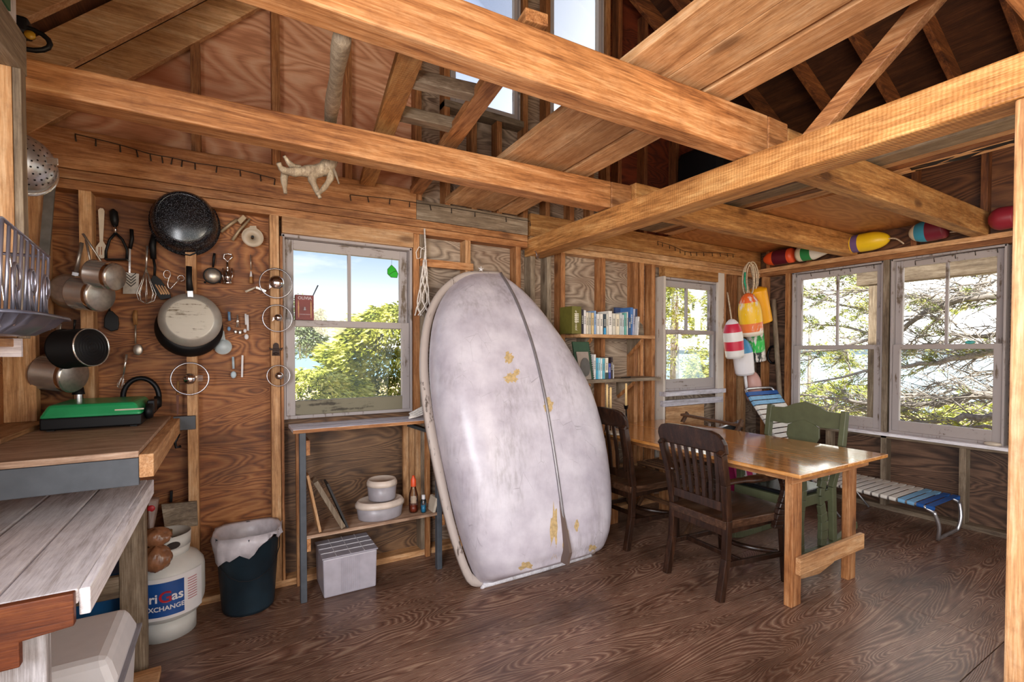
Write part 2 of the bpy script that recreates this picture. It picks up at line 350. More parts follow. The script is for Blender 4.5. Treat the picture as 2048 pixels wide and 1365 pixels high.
walls('wall_back',XL,.24,0,2.39,[],M['ply_or'])
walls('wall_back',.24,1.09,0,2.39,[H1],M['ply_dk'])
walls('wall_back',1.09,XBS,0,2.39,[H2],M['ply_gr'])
walls('wall_back',XL,1.07,2.39,4.9,[],M['ply_pk'])
walls('wall_back',1.07,2.66,2.39,4.9,[G1,G2],M['ply_gr'])
walls('wall_back',2.66,XBS,2.39,4.6,[],M['ply_rd'])
HB=(1.15,2.67,.66,2.12)
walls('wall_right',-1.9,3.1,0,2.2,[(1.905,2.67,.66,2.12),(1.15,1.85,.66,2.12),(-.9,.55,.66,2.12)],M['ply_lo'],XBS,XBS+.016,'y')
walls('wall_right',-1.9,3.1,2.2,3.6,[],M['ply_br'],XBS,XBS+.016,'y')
walls('wall_left',-1.9,3.1,0,2.4,[(-1.2,.6,1.0,2.1)],M['ply_or'],XL-.016,XL,'y')  # opening out of view, added for the side fill
walls('wall_front',XL,XBS,0,5,[(-.6,3.8,.12,2.5)],M['ply_br'],-1.9,-1.884)  # large opening behind the camera, added to let light in
fl=MB();g=.002
for x0,x1 in ((XL,3.055),(3.055,XBS)):
    for y0,y1 in ((-1.9,-.5),(-.5,.725),(.725,1.95),(1.95,3.1)):
        if x0>3 and y0 in(-.5,): pass
        fl.box(x0+g,x1-g,y0+g,y1-g,-.02,0)
struct(fl.build('floor',M['floor']))
b=MB();b.box(XL-.1,XBS+.1,-2,3.2,-.06,-.02);struct(b.build('floor',M['wdX']))
# roof: left slope z=3.08+.97x, right slope z=5.75-.5x (undersides of rafters)
zl=lambda x:3.08+.97*x
zr=lambda x:5.75-.5*x
RX=1.82
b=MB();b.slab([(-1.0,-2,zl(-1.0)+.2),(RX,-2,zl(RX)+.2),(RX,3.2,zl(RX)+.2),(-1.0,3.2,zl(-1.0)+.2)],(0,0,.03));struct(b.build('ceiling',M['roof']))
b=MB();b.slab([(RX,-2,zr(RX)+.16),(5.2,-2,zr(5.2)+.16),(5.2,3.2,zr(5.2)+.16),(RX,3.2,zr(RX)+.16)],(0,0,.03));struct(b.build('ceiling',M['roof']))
TN=[0]
def trim(mb,mat,**k):
    TN[0]+=1;return struct(mb.build('trim_%d'%TN[0],mat,**k))
def tbox(x0,x1,y0,y1,z0,z1,mat,bv=.002):
    return trim(MB().box(x0,x1,y0,y1,z0,z1),M[mat],bevel=bv)
def rafter(y,x0,x1,fz,mat,t=.04,h=.14):
    trim(MB().slab([(x0,y,fz(x0)),(x1,y,fz(x1)),(x1,y,fz(x1)+h*1.3),(x0,y,fz(x0)+h*1.3)],(0,t,0)),M[mat],bevel=.003)
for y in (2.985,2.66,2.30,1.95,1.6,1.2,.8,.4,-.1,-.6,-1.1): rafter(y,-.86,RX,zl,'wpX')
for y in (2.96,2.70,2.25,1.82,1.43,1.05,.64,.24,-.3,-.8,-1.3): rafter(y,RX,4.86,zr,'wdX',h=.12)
b=MB().box(RX-.02,RX+.02,-1.9,3.08,zl(RX)-.02,zl(RX)+.2);trim(b,M['wdY'])
# back wall framing: sole plate, double top plate, rim beam, studs
tbox(XL,XB+.09,YA,YS,0,.038,'wpX');tbox(1.15,3.34,YA-.02,YA+.02,.30,.395,'wpX')
tbox(XL,1.905,YA,YS,2.112,2.156,'woX');tbox(XL,1.905,YA-.002,YS,2.159,2.203,'woX')
tbox(1.93,XB,YA,YS,2.112,2.156,'wpX');tbox(1.93,XB,YA-.002,YS,2.159,2.203,'wpX')
tbox(XL,1.05,YA-.004,YA+.04,2.206,2.39,'woX');tbox(1.052,1.905,YA-.004,YA+.04,2.206,2.33,'wgX');tbox(1.93,XB,YA-.004,YA+.04,2.206,2.372,'wyX')
for x in (-.607,-.192,.2): tbox(x,x+.047,YA,YS,.038,2.112,'wpZ')
tbox(.25,.264,YA-.003,YS,.038,2.0,'woZ')
for x0,x1,m in ((1.075,1.112,'wgZ'),(1.40,1.44,'wpZ'),(1.805,1.90,'woZ'),(1.93,2.02,'wgZ'),(2.08,2.12,'wgZ'),(2.21,2.30,'woZ'),(2.62,2.715,'woZ'),(2.99,3.03,'woZ'),(3.06,3.13,'woZ'),(3.2,3.335,'woZ'),(4.19,4.31,'woZ'),(4.36,4.46,'woZ'),(4.52,4.56,'wpZ')):
    tbox(x0,min(x1,x0+.042),YA,YS,.038,2.112,m)
tbox(1.035,1.075,YA+.01,YS,.9,2.112,'woZ')
tbox(1.075,1.46,YA-.004,YA+.016,1.905,1.955,'woX')
tbox(.262,1.03,YA-.004,YS-.02,2.02,2.112,'wpX')
tbox(3.36,4.15,YA-.004,YS-.02,2.02,2.112,'wyX')
# gable framing
for x in (-.16,.218,.61,1.05): tbox(x,x+.042,3.0,YS,2.2,min(zl(x)+.05,4.6),'woZ')
for x in (1.25,1.87,2.07,2.67,2.80,3.10,3.50,3.95,4.4): tbox(x,x+.042,3.0,YS,2.2,zr(x)+.05 if x>RX else zl(x),'woZ' if x<2.7 else 'wdZ')
for x in (1.45,1.65,2.3,2.5): tbox(x,x+.042,3.0,YS,2.2,2.99,'woZ')
tbox(1.25,1.87,2.99,YS,2.985,3.03,'wgX');tbox(2.08,2.69,2.99,YS,2.985,3.03,'wgX')
# right wall framing
tbox(XB,XBS,-1.9,YA,0,.038,'wgY')
tbox(XB-.004,XBS,-1.9,YA,2.165,2.205,'wpY');tbox(XB,XBS,-1.9,YA,2.122,2.163,'woY')
tbox(XB,XBS,-1.9,2.95,.61,.66,'wgY');tbox(XB,XBS,-1.9,2.95,.36,.40,'wgY') if 0 else None
tbox(XB-.06,XBS,.9,2.72,.637,.662,'white')
for y in (2.69,2.94,1.86,1.05,.6): tbox(XB,XBS,y,y+.042,.038,2.122,'woZ' if y>1.9 else 'wgZ')
for y in (1.35,2.3): tbox(XB,XBS,y,y+.04,.038,.61,'wgZ')
for y in (2.9,2.5,2.1,1.68,1.26,.84): tbox(XB+.01,XBS,y,y+.04,2.205,3.37,'wdZ')
# main beams and the cross beam
def beam(x0,x1,y0,y1,za,zb,ta,tb,mat): # x beam whose top rises from ta to tb
    trim(MB().hexa([(x0,y0,za),(x1,y0,zb),(x1,y1,zb),(x0,y1,za),(x0,y0,ta),(x1,y0,tb),(x1,y1,tb),(x0,y1,ta)]),M[mat],bevel=.006)
beam(-.80,1.935,2.13,2.235,2.19,2.19,2.288,2.345,'woX')
beam(1.938,2.10,2.13,2.235,2.19,2.19,2.345,2.35,'woX')
beam(2.102,4.80,2.10,2.2,2.19,2.20,2.36,2.375,'wyX')
beam(-.80,2.045,1.25,1.34,2.19,2.19,2.31,2.385,'woX')
beam(2.05,2.2,1.25,1.34,2.19,2.19,2.385,2.385,'woX')
beam(2.202,4.80,1.25,1.34,2.19,2.2,2.37,2.372,'wyX')
beam(-.80,2.2,.3,.4,2.19,2.19,2.36,2.385,'woX')
trim(MB().hexa([(1.909,.28,2.06),(2.079,.28,2.075),(2.079,3.05,2.06),(1.909,3.05,2.055),(1.909,.28,2.187),(2.079,.28,2.187),(2.079,3.05,2.187),(1.909,3.05,2.182)]),M['wyY'],bevel=.008)
tbox(1.912,2.078,.29,.45,0,2.058,'wpZ',.006)
# diagonal brace on the cross beam
trim(MB().slab([(1.95,1.07,2.19),(1.95,.97,2.19),(1.95,-.35,3.29),(1.95,-.30,3.36)],(.045,0,0)),M['woY'],bevel=.004)
# low plywood ceiling of the window bay
b=MB();b.box(3.43,XB+.02,1.35,3.06,2.378,2.392);struct(b.build('ceiling',M['ply_ceil']))
# ---------------------------------------------------------------- windows
def window(n,a0,a1,z0,z1,zm,axis,p,out,mats,muntin=True,rail=.055,bot=.085,st=.048):
    """double hung window; p=plane of the inner sash face, out=+1 direction outward along the wall normal"""
    root=bpy.data.objects.new('window_%d'%n,None);COL.objects.link(root);root['kind']='structure'
    loc=(( a0+a1)/2,p,z0) if axis=='x' else (p,(a0+a1)/2,z0)
    root.location=loc;ORG[root.name]=V(loc)
    def bx(b,u0,u1,d0,d1,q0,q1):
        if axis=='x': b.box(u0,u1,p+d0,p+d1,q0,q1)
        else: b.box(p+d0,p+d1,u0,u1,q0,q1)
    f=MB();bx(f,a0,a0+.014,-.01,.085,z0,z1);bx(f,a1-.014,a1,-.01,.085,z0,z1);bx(f,a0,a1,-.01,.085,z1-.014,z1);bx(f,a0,a1,-.005,.1,z0,z0+.02)
    f.build('window_frame',mats[0],root,bevel=.002)
    u0,u1=a0+.016,a1-.016
    for nm,q0,q1,d,br in (('upper_sash',zm-.02,z1-.016,.04,.04),('lower_sash',z0+.02,zm+.02,0,bot)):
        s=MB();bx(s,u0,u0+st,d,d+.034,q0,q1);bx(s,u1-st,u1,d,d+.034,q0,q1)
        tr=MB();bx(tr,u0+st,u1-st,d,d+.034,q1-(rail if nm[0]=='u' else .038),q1)
        o=s.build(nm,mats[0],root,bevel=.002);tr.build('top_rail',mats[1],o,bevel=.002)
        r2=MB();bx(r2,u0+st,u1-st,d,d+.034,q0,q0+br);r2.build('bottom_rail',mats[2] if nm[0]=='l' else mats[1],o,bevel=.002)
        if muntin and nm[0]=='u':
            mm=MB();c=(u0+u1)/2;bx(mm,c-.009,c+.009,d+.004,d+.03,q0+br,q1-rail);mm.build('muntin',mats[0],o)
        gp=MB();bx(gp,u0+st-.005,u1-st+.005,d+.016,d+.019,q0+br-.004,q1-.03);gp.build('glass_pane',M['glass'],o)
    return root
wm=(M['sash'],M['sashx'],M['sashdk'])
W1=window(1,.264,1.028,.955,2.018,1.513,'x',3.03,1,wm)
W2=window(2,3.362,4.148,.985,2.018,1.528,'x',3.03,1,(M['sash'],M['sashx'],M['sashx']))
wb=(M['sash'],M['sashx'],M['sashx'])
W3=window(3,1.905,2.668,.662,2.118,1.385,'y',XB+.02,1,wb)
W4=window(4,1.152,1.848,.662,2.118,1.385,'y',XB+.02,1,wb)
W5=window(5,-.9,.55,.662,2.118,1.385,'y',XB+.02,1,wm)
W6=window(6,1.302,1.858,3.032,4.29,4.22,'x',3.03,1,(M['sash'],M['sashx'],M['sashx']),muntin=False,bot=.03,st=.03)
W7=window(7,2.122,2.658,3.032,4.49,4.42,'x',3.03,1,(M['sash'],M['sashx'],M['sashx']),muntin=False,bot=.03,st=.03)
# casing boards around window 2 and its stool
tbox(3.335,3.362,YA-.012,YS,.3,2.02,'casing');tbox(4.10,4.19,YA-.008,YA+.02,.3,2.112,'casing')
tbox(3.33,4.17,YA-.05,YA+.03,.945,.985,'whitex');tbox(3.33,4.17,YA-.02,YA+.02,.85,.905,'whitex')
tbox(3.42,3.95,YA+.03,YS,.3,.84,'wpX');
# ---------------------------------------------------------------- outdoors
def gz(x,y):
    d=math.hypot(x-2,y-.5);return -.5-.095*(1-.62*max(0,(y-.5)/max(d,.1)))*max(0,min(d,110)-4.5)
m,nt,b=newmat('shore_ground');tc=N(nt,'ShaderNodeTexCoord');nz=N(nt,'ShaderNodeTexNoise',Scale=.9,Detail=8.0,Roughness=.7);nt.links.new(tc.outputs['Object'],nz.inputs['Vector'])
r=ramp(nt,[(.38,lin('#8c8440')),(.47,lin('#b4a45a')),(.54,lin('#d8b49a')),(.66,lin('#e2d2c0'))],nz.outputs[0]);nt.links.new(r.outputs[0],b.inputs['Base Color']);b.inputs['Roughness'].default_value=.95;M['ground']=m
rows=[[V((2+d*math.cos(2*PI*k/72),.5+d*math.sin(2*PI*k/72),gz(2+d*math.cos(2*PI*k/72),.5+d*math.sin(2*PI*k/72))+(random.uniform(-.07,.07) if d>7 else 0))) for k in range(72)] for d in (0,4,6,8,10,13,16,20,25,31,38,46,58,75,95,120)]
struct(MB().grid(rows,True,True).build('ground',M['ground']))
m,nt,b=newmat('sea_water');b.inputs['Base Color'].default_value=(.17,.29,.35,1);b.inputs['Specular IOR Level'].default_value=.12;b.inputs['Roughness'].default_value=.35
tc=N(nt,'ShaderNodeTexCoord');q=N(nt,'ShaderNodeMapping');q.inputs['Scale'].default_value=(.5,.5,.5);nt.links.new(tc.outputs['Object'],q.inputs[0])
nz=N(nt,'ShaderNodeTexNoise',Scale=2.2,Detail=5.0);nt.links.new(q.outputs[0],nz.inputs['Vector']);bp=N(nt,'ShaderNodeBump',Strength=.5,Distance=.15);nt.links.new(nz.outputs[0],bp.inputs['Height']);nt.links.new(bp.outputs[0],b.inputs['Normal']);M['sea']=m
rows=[[V((d*math.cos(2*PI*k/48),d*math.sin(2*PI*k/48),-4.2)) for k in range(48)] for d in (0,3000)]
struct(MB().grid(rows,False,True).build('sea',M['sea']))
M['hill']=leafmat('far_woods','#2c3c40','#42545a','#5c6c70')
rows=[]
for j in range(3):
    rows.append([V((950*math.cos(t),950*math.sin(t),(-4.5,(2.5+5*abs(math.sin(t*5))+2.5*math.sin(t*17)+random.uniform(0,1.5)) ,-4.5)[j]))+V((40*j*math.cos(t),40*j*math.sin(t),0)) for t in [PI*(-.3+1.1*i/160) for i in range(161)]])
struct(MB().grid(rows,False).build('hills',M['hill']))
M['lf_sun']=leafmat('spruce_sunlit','#4c5c1c','#aab040','#f0ec90')  # sunlight and dark gaps between boughs put into the leaf tones
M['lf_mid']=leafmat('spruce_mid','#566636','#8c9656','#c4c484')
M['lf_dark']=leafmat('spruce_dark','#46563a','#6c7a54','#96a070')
M['bark']=wood('bark','#6e665e','#9c948c','#c8c2ba','X',k=1.5,knots=.3)
def sprays(b,c,d,n,L,wd,spread):
    """n needle sprays around point c heading along d"""
    for _ in range(n):
        dd=(d+V((random.uniform(-1,1),random.uniform(-1,1),random.uniform(-1,1)))*spread).normalized()
        l=L*random.uniform(.6,1.3);sd=dd.cross(V((random.uniform(-1,1),random.uniform(-1,1),random.uniform(-.3,1)))).normalized()*wd*random.uniform(.7,1.3)
        p=c+V((random.gauss(0,1),random.gauss(0,1),random.gauss(0,.7)))*L*.45
        up=sd.cross(dd)*.35
        b.add([p,p+dd*l*.45+sd+up,p+dd*l,p+dd*l*.45-sd-up],[(0,1,2),(0,2,3)])
def spruce(name,label,x,y,h,rad,mat,n,L,wd,group=None,z0=None,density=1):
    z=gz(x,y)-.05 if z0 is None else z0
    root=thing(name,label,'tree',(x,y,z),group)
    t=MB();t.tube([(x,y,z),(x+.03,y,z+h*.5),(x,y,z+h)],[rad*.075,rad*.05,rad*.01],8);t.build('trunk',M['bark'],root)
    f=MB()
    for i in range(n):
        u=random.random()**.75;zz=z+h*(.06+.94*u);rr=rad*(1-u)**.8*(.82+.3*math.sin(u*43+i*.0));a=random.uniform(0,2*PI)
        k=random.uniform(.55,1)**.5*rr
        c=V((x+k*math.cos(a),y+k*math.sin(a),zz-.18*k));sprays(f,c,V((math.cos(a),math.sin(a),-.25)),density,L,wd,.55)
    f.build('foliage',mat,root,weld=False,recalc=False)
    return root
# spruce bush filling the lower right of window 1: layered drooping boughs
def bush(name,label,c,rx,rz,mat,n,L,wd,group=None,squash=.8,per=5):
    x,y,z=c;root=thing(name,label,'bush',(x,y,gz(x,y)-.05),group)
    t=MB();t.tube([(x,y,gz(x,y)-.05),(x,y,z)],[.06,.03],6);t.build('trunk',M['bark'],root)
    f=MB()
    for i in range(n):
        a=random.uniform(0,2*PI);u=random.uniform(-.85,1)
        lay=.5+.5*math.sin(u*19+a*2);k=math.sqrt(max(0,1-u*u))*(.78+.24*lay)
        p=V((x+rx*k*math.cos(a),y+rx*squash*k*math.sin(a),z+rz*u))
        sprays(f,p,V((math.cos(a),math.sin(a),-.35+.3*lay)),per,L,wd,.5)
    f.build('foliage',mat,root,weld=False,recalc=False)
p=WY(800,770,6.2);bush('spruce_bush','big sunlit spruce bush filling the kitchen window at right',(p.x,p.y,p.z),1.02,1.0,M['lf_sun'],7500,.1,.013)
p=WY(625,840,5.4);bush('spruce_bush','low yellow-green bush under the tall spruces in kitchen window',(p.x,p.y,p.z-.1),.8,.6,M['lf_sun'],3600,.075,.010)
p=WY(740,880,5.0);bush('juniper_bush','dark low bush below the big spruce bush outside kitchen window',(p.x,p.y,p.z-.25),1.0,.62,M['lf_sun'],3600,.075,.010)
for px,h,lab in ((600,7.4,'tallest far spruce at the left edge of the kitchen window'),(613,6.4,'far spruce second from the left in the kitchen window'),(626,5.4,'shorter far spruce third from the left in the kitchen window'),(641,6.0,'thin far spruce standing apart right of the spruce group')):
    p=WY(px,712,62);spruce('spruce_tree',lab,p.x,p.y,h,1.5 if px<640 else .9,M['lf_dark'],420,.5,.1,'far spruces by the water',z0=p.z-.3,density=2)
# trees seen through window 2
for (px,py,Y,h,r,mt,n,lab) in ((1352,700,8.5,4.6,1.2,'lf_sun',700,'grey-green spruce in the left half of the narrow window'),(1432,690,10,5.4,1.3,'lf_sun',700,'spruce at the right edge of the narrow window'),(1396,745,7.4,1.9,1.1,'lf_sun',800,'low sunlit spruce in the lower middle of the narrow window'),(1345,640,13,7.5,1.5,'lf_mid',600,'taller dark spruce far behind the narrow window')):
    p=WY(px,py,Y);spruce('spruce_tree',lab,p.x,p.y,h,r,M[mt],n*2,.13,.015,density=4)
# porch post and porch beam outside the big windows
pm=M['whitex'];root=thing('porch','weathered white porch post carrying a grey porch beam outside big windows','porch',(6.3,2.55,gz(6.3,2.55)))
MB().box(6.25,6.36,2.50,2.62,gz(6.3,2.55)-.1,2.10).build('post',M['wgZ'],root,bevel=.005)
MB().box(6.24,6.38,-.5,2.74,2.10,2.40).build('beam',M['wgY'],root,bevel=.005)
# big old spruce: branches sweeping across the big windows
old=thing('spruce_tree','old spruce with long bare grey branches crossing the big windows','tree',(8.6,-.2,gz(8.6,-.2)-.05))
MB().tube([(8.6,-.2,-.9),(8.55,-.2,1.5),(8.5,-.15,4.5)],[.22,.18,.09],12).build('trunk',M['bark'],old)
fol=MB();fol2=MB()
def branch(pts,X,r0,r1,twigs,leaf,bend=.0):
    P=[]
    n=len(pts)
    for i,(px,py) in enumerate(pts): P.append(WX(px,py,X+bend*(i/(n-1))+.06*math.sin(i*2.1+py)))
    Q=[]
    for i in range(n-1):
        for k in range(4): Q.append(P[i].lerp(P[i+1],k/4)+V((random.gauss(0,.012),random.gauss(0,.012),random.gauss(0,.012))))
    Q.append(P[-1]);m=len(Q);b=MB();b.tube(Q,[r0+(r1-r0)*i/(m-1) for i in range(m)],7)
    for t in range(twigs):
        i=random.randrange(int(m*.15),m-1);d=(Q[i+1]-Q[i]).normalized();sgn=random.choice((-1,1))
        e=(d+V((random.uniform(-.5,.5),random.uniform(-.1,.3),sgn*random.uniform(.3,1)))).normalized();l=random.uniform(.12,.42)
        q=[Q[i],Q[i]+e*l*.5+V((0,random.gauss(0,.02),random.gauss(0,.03))),Q[i]+e*l+V((0,.04,random.gauss(0,.05)))]
        b.tube(q,[.007,.005,.002],4)
        for s in range(3):
            e2=(e+V((random.uniform(-1,1),random.uniform(-1,1),random.uniform(-1,1)))*.8).normalized();o=q[1].lerp(q[2],random.random())
            b.tube([o,o+e2*random.uniform(.05,.16)],[.004,.0015],4)
        if random.random()<leaf:
            for s in range(5): sprays(random.choice((fol,fol2)),q[0].lerp(q[2],random.random()),e,16,.055,.0045,.75)
    b.build('branch',M['bark'],old)
E=2100
branch([(E,592),(2015,590),(1930,598),(1860,620),(1800,660),(1700,690),(1590,712)],7.0,.055,.012,34,.12)
branch([(1890,612),(1840,600),(1800,588),(1740,580),(1660,590),(1600,575)],7.1,.03,.006,22,.4)
branch([(E,690),(2005,700),(1950,712),(1880,725),(1800,735),(1720,745),(1600,770)],6.9,.05,.01,34,.25)
branch([(E,780),(2010,790),(1940,792),(1870,808),(1790,812),(1690,800),(1590,790)],6.8,.055,.012,34,.12)
branch([(1900,800),(1850,792),(1810,790),(1785,776)],6.75,.025,.008,8,0)
branch([(E,825),(2005,832),(1930,836),(1850,846),(1780,842),(1680,850)],6.7,.05,.012,24,.12)
branch([(2000,852),(1940,858),(1890,842),(1830,852),(1800,868)],6.6,.02,.006,12,.1)
branch([(E,655),(2010,668),(1930,676),(1850,690),(1800,700)],7.3,.035,.01,28,.15)
branch([(E,520),(2005,560),(1960,575),(1910,600),(1870,640),(1820,690)],7.6,.03,.008,24,.2)
branch([(1990,545),(1960,560),(1950,580)],7.4,.012,.004,12,0)
branch([(1800,600),(1740,560),(1680,545),(1600,540)],7.6,.025,.006,26,.95)
branch([(1800,640),(1720,620),(1650,600),(1590,595)],7.7,.025,.006,26,.95)
branch([(1790,700),(1720,660),(1640,650),(1590,640)],7.8,.025,.006,26,.95)
branch([(1790,780),(1700,720),(1640,715),(1590,725)],7.8,.025,.006,28,.95)
branch([(1640,860),(1680,800),(1700,760),(1690,690)],7.5,.02,.008,18,.7)
branch([(1800,845),(1740,830),(1680,790),(1600,770)],7.6,.02,.006,24,.8)
for k in range(26):
    y_=random.uniform(540,840);x_=random.uniform(1790,2060);dx=random.uniform(90,230);sl=random.uniform(-.25,.35)
    branch([(x_,y_),(x_-dx*.35,y_+sl*dx*.3+random.uniform(-8,8)),(x_-dx*.7,y_+sl*dx*.7+random.uniform(-12,12)),(x_-dx,y_+sl*dx)],random.uniform(6.7,7.8),.012,.003,16,.08)
fol.build('foliage',M['lf_mid'],old,weld=False,recalc=False);fol2.build('foliage',M['lf_sun'],old,weld=False,recalc=False)
for px,py,X,rx,lab in ((1690,815,9.5,.9,'sunlit yellow-green shrub low in the left big window'),(1870,860,10.5,1.1,'sunlit yellow-green shrub low in the right big window'),(1970,855,9.8,.8,'sunlit shrub at the lower right corner of the big windows'),(1620,640,13,1.6,'tall leafy tree behind the left big window')):
    p=WX(px,py,X)
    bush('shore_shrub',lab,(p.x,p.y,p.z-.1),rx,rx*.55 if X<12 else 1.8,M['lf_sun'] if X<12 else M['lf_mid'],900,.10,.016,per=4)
# ---------------------------------------------------------------- kitchen corner: counter and bench
CZ=1.019
ct=thing('kitchen_counter','pale worn wooden kitchen counter under the green camp stove','counter',(-.52,2.5,.3))
MB().box(XL,-.262,1.988,3.0,CZ-.022,CZ).build('worktop',M['worn'],ct,bevel=.003)
MB().box(-.262,-.222,1.985,2.985,CZ-.09,CZ-.012).build('edge_rail',M['wpY'],ct,bevel=.003)
MB().box(XL,-.263,1.992,2.012,CZ-.115,CZ-.024).build('fascia',M['grey'],ct,bevel=.002)
MB().box(-.25,-.155,2.965,2.993,CZ-.075,CZ-.005).build('wall_bracket',M['grey'],ct,bevel=.002)
MB().box(XL,-.79,2.0,2.97,.02,CZ-.03).build('side_panel',M['wpZ'],ct)
MB().box(XL,-.70,2.37,2.93,CZ,CZ+.02).build('back_strip',M['wpY'],ct,bevel=.003)
bn=thing('bench_table','low whitewashed plank bench table with rusty brown front apron','table',(-.55,2.0,0))
for i,(x0,x1) in enumerate(((-.84,-.60),(-.592,-.455),(-.449,-.307))): MB().box(x0,x1,1.452,2.545,.765,.80).build('top_board',M['white'],bn,bevel=.004)
MB().box(-.307,-.286,1.458,2.55,.735,.797).build('edge_board',M['white'],bn,bevel=.003)
M['rust']=wood('rust_board','#4c200a','#80401a','#a05c2a','X',stain=.5,staincol='#3a1608')
MB().prism([(-.84,.80),(-.31,.80),(-.31,.725),(-.40,.715),(-.40,.66),(-.84,.655)],((0,1.43,0),(1,0,0),(0,0,1),(0,1,0)),.022).build('apron',M['rust'],bn,bevel=.003)
MB().box(-.40,-.31,2.50,2.54,0,.764).build('leg',M['wgZ'],bn,bevel=.003)
MB().box(-.455,-.375,1.50,1.54,0,.764).build('leg',M['whitez'],bn,bevel=.003)
MB().box(-.80,-.76,1.50,1.54,0,.764).build('leg',M['wgZ'],bn,bevel=.003)
MB().box(-.80,-.76,2.50,2.54,0,.764).build('leg',M['wgZ'],bn,bevel=.003)
MB().box(-.80,-.40,2.505,2.53,.33,.42).build('cross_rail',M['wgX'],bn,bevel=.003)
MB().box(-.80,-.46,1.51,1.53,.30,.64).build('back_board',M['wgZ'],bn,bevel=.003)
# white ice chest and board on the floor under the bench
cwh=plain('cooler_white','#f4f3f6',.45,noise=.03);cl=thing('cooler','white plastic cooler tucked under the plank bench','cooler',(-.46,2.12,0))
b=MB().hexa([(-.62,1.98,.03),(-.335,1.98,.03),(-.335,2.34,.03),(-.62,2.34,.03),(-.63,1.96,.26),(-.325,1.96,.26),(-.325,2.36,.26),(-.63,2.36,.26)]);b.build('body',cwh,cl,bevel=.02)
b=MB().hexa([(-.64,1.95,.262),(-.315,1.95,.262),(-.315,2.37,.262),(-.64,2.37,.262),(-.60,1.98,.36),(-.35,1.98,.36),(-.35,2.34,.36),(-.60,2.34,.36)]);b.build('lid',cwh,cl,bevel=.025)
MB().box(-.645,-.31,1.945,2.375,.255,.268).build('seal',plain('cooler_seal','#9a9aa4'),cl,bevel=.003)
o=MB().box(-.72,-.26,1.93,2.46,0,.028).build('loose_board',M['wpX'],bevel=.003);tag(o,'bare wood board lying on the floor under the white cooler','board')
o=tag(MB().hexa([(-.66,2.60,.03),(-.38,2.60,.03),(-.38,2.80,.03),(-.66,2.80,.03),(-.68,2.58,.40),(-.37,2.58,.40),(-.37,2.82,.40),(-.68,2.82,.40)]).build('storage_tub',plain('blue_plastic','#1f5f9a',.35),bevel=.02),'blue plastic tub behind the grey bench leg','tub')
# propane tank
TX,TY=-.27,2.815
tk=thing('propane_tank','white propane cylinder with blue brand label on the floor','propane tank',(TX,TY,0))
wp=plain('tank_paint','#d4d2cc',.4,noise=.08,nscale=9)
prof=[(.02,.075),(.09,.08),(.135,.1),(.152,.145),(.155,.18),(.155,.30),(.15,.325),(.125,.36),(.07,.39),(.02,.398)]
MB().lathe(prof,(TX,TY,0),n=40).build('cylinder',wp,tk)
MB().lathe([(.115,0),(.115,.09)],(TX,TY,0),n=32).build('foot_ring',wp,tk,solid=.004)
b=MB();b.lathe([(.088,.375),(.095,.415)],(TX,TY,0),n=32);b.lathe([(.095,.415),(.098,.475)],(TX,TY,0),n=32,a0=.35,a1=2*PI-.35-.5);b.build('collar',wp,tk,solid=.004)
for a in (-.75,.35):
    h=MB();c=V((TX+math.sin(a)*.098,TY-math.cos(a)*.098,.437));u=V((math.cos(a),math.sin(a),0))
    h.prism([(.026*math.cos(t)*1.1,.017*math.sin(t)) for t in [2*PI*i/16 for i in range(16)]],(c,u,(0,0,1),V((math.sin(a),-math.cos(a),0))),.0035);h.build('grip_slot',plain('slot_dark','#2c2420',.8),tk)
b=MB().lathe([(.028,.395),(.028,.43),(.016,.44),(.016,.465),(.024,.467),(.024,.485),(0,.487)],(TX,TY,0),n=16);b.build('valve',plain('brass','#8a7448',.35,.8),tk)
lab=[plain('label_blue','#1d4f96',.35,noise=.3,nscale=6),plain('label_white','#e8e4e4',.4,noise=.05)]
def wrap(a0,a1,z0,z1,r,mat,nm,parent=tk):
    b=MB();n=24;b.grid([[V((TX+r*math.sin(a0+(a1-a0)*i/n),TY-r*math.cos(a0+(a1-a0)*i/n),z)) for i in range(n+1)] for z in (z0,z1)]);return b.build(nm,mat,parent)
lw=wrap(-1.35,1.15,.125,.315,.1562,lab[1],'label');wrap(-1.05,.52,.14,.295,.1568,lab[0],'label_panel',lw)
red=plain('label_red','#b01c28',.4);wt=lab[1]
for s,sz,a,z,mt,al in (('Ameri',.058,-.13,.208,wt,'RIGHT'),('G',.072,-.12,.204,red,'LEFT'),('as',.058,.20,.208,wt,'LEFT'),('EXCHANGE',.029,.03,.168,wt,'CENTER')):
    text_mb(s,sz,None,.0006,bend=((TX,TY),.1574,a,z),bold=True,align=al).build('lettering',mt,lw)
for i in range(9):
    b=MB();z=.28-i*.012;b.grid([[V((TX+.1571*math.sin(.62+(.3*k/6)),TY-.1571*math.cos(.62+.3*k/6),zz)) for k in range(7)] for zz in (z,z+.004)]);b.build('fine_print',plain('print_red','#b86a70') if i==0 else bpy.data.materials['print_red'],lw)
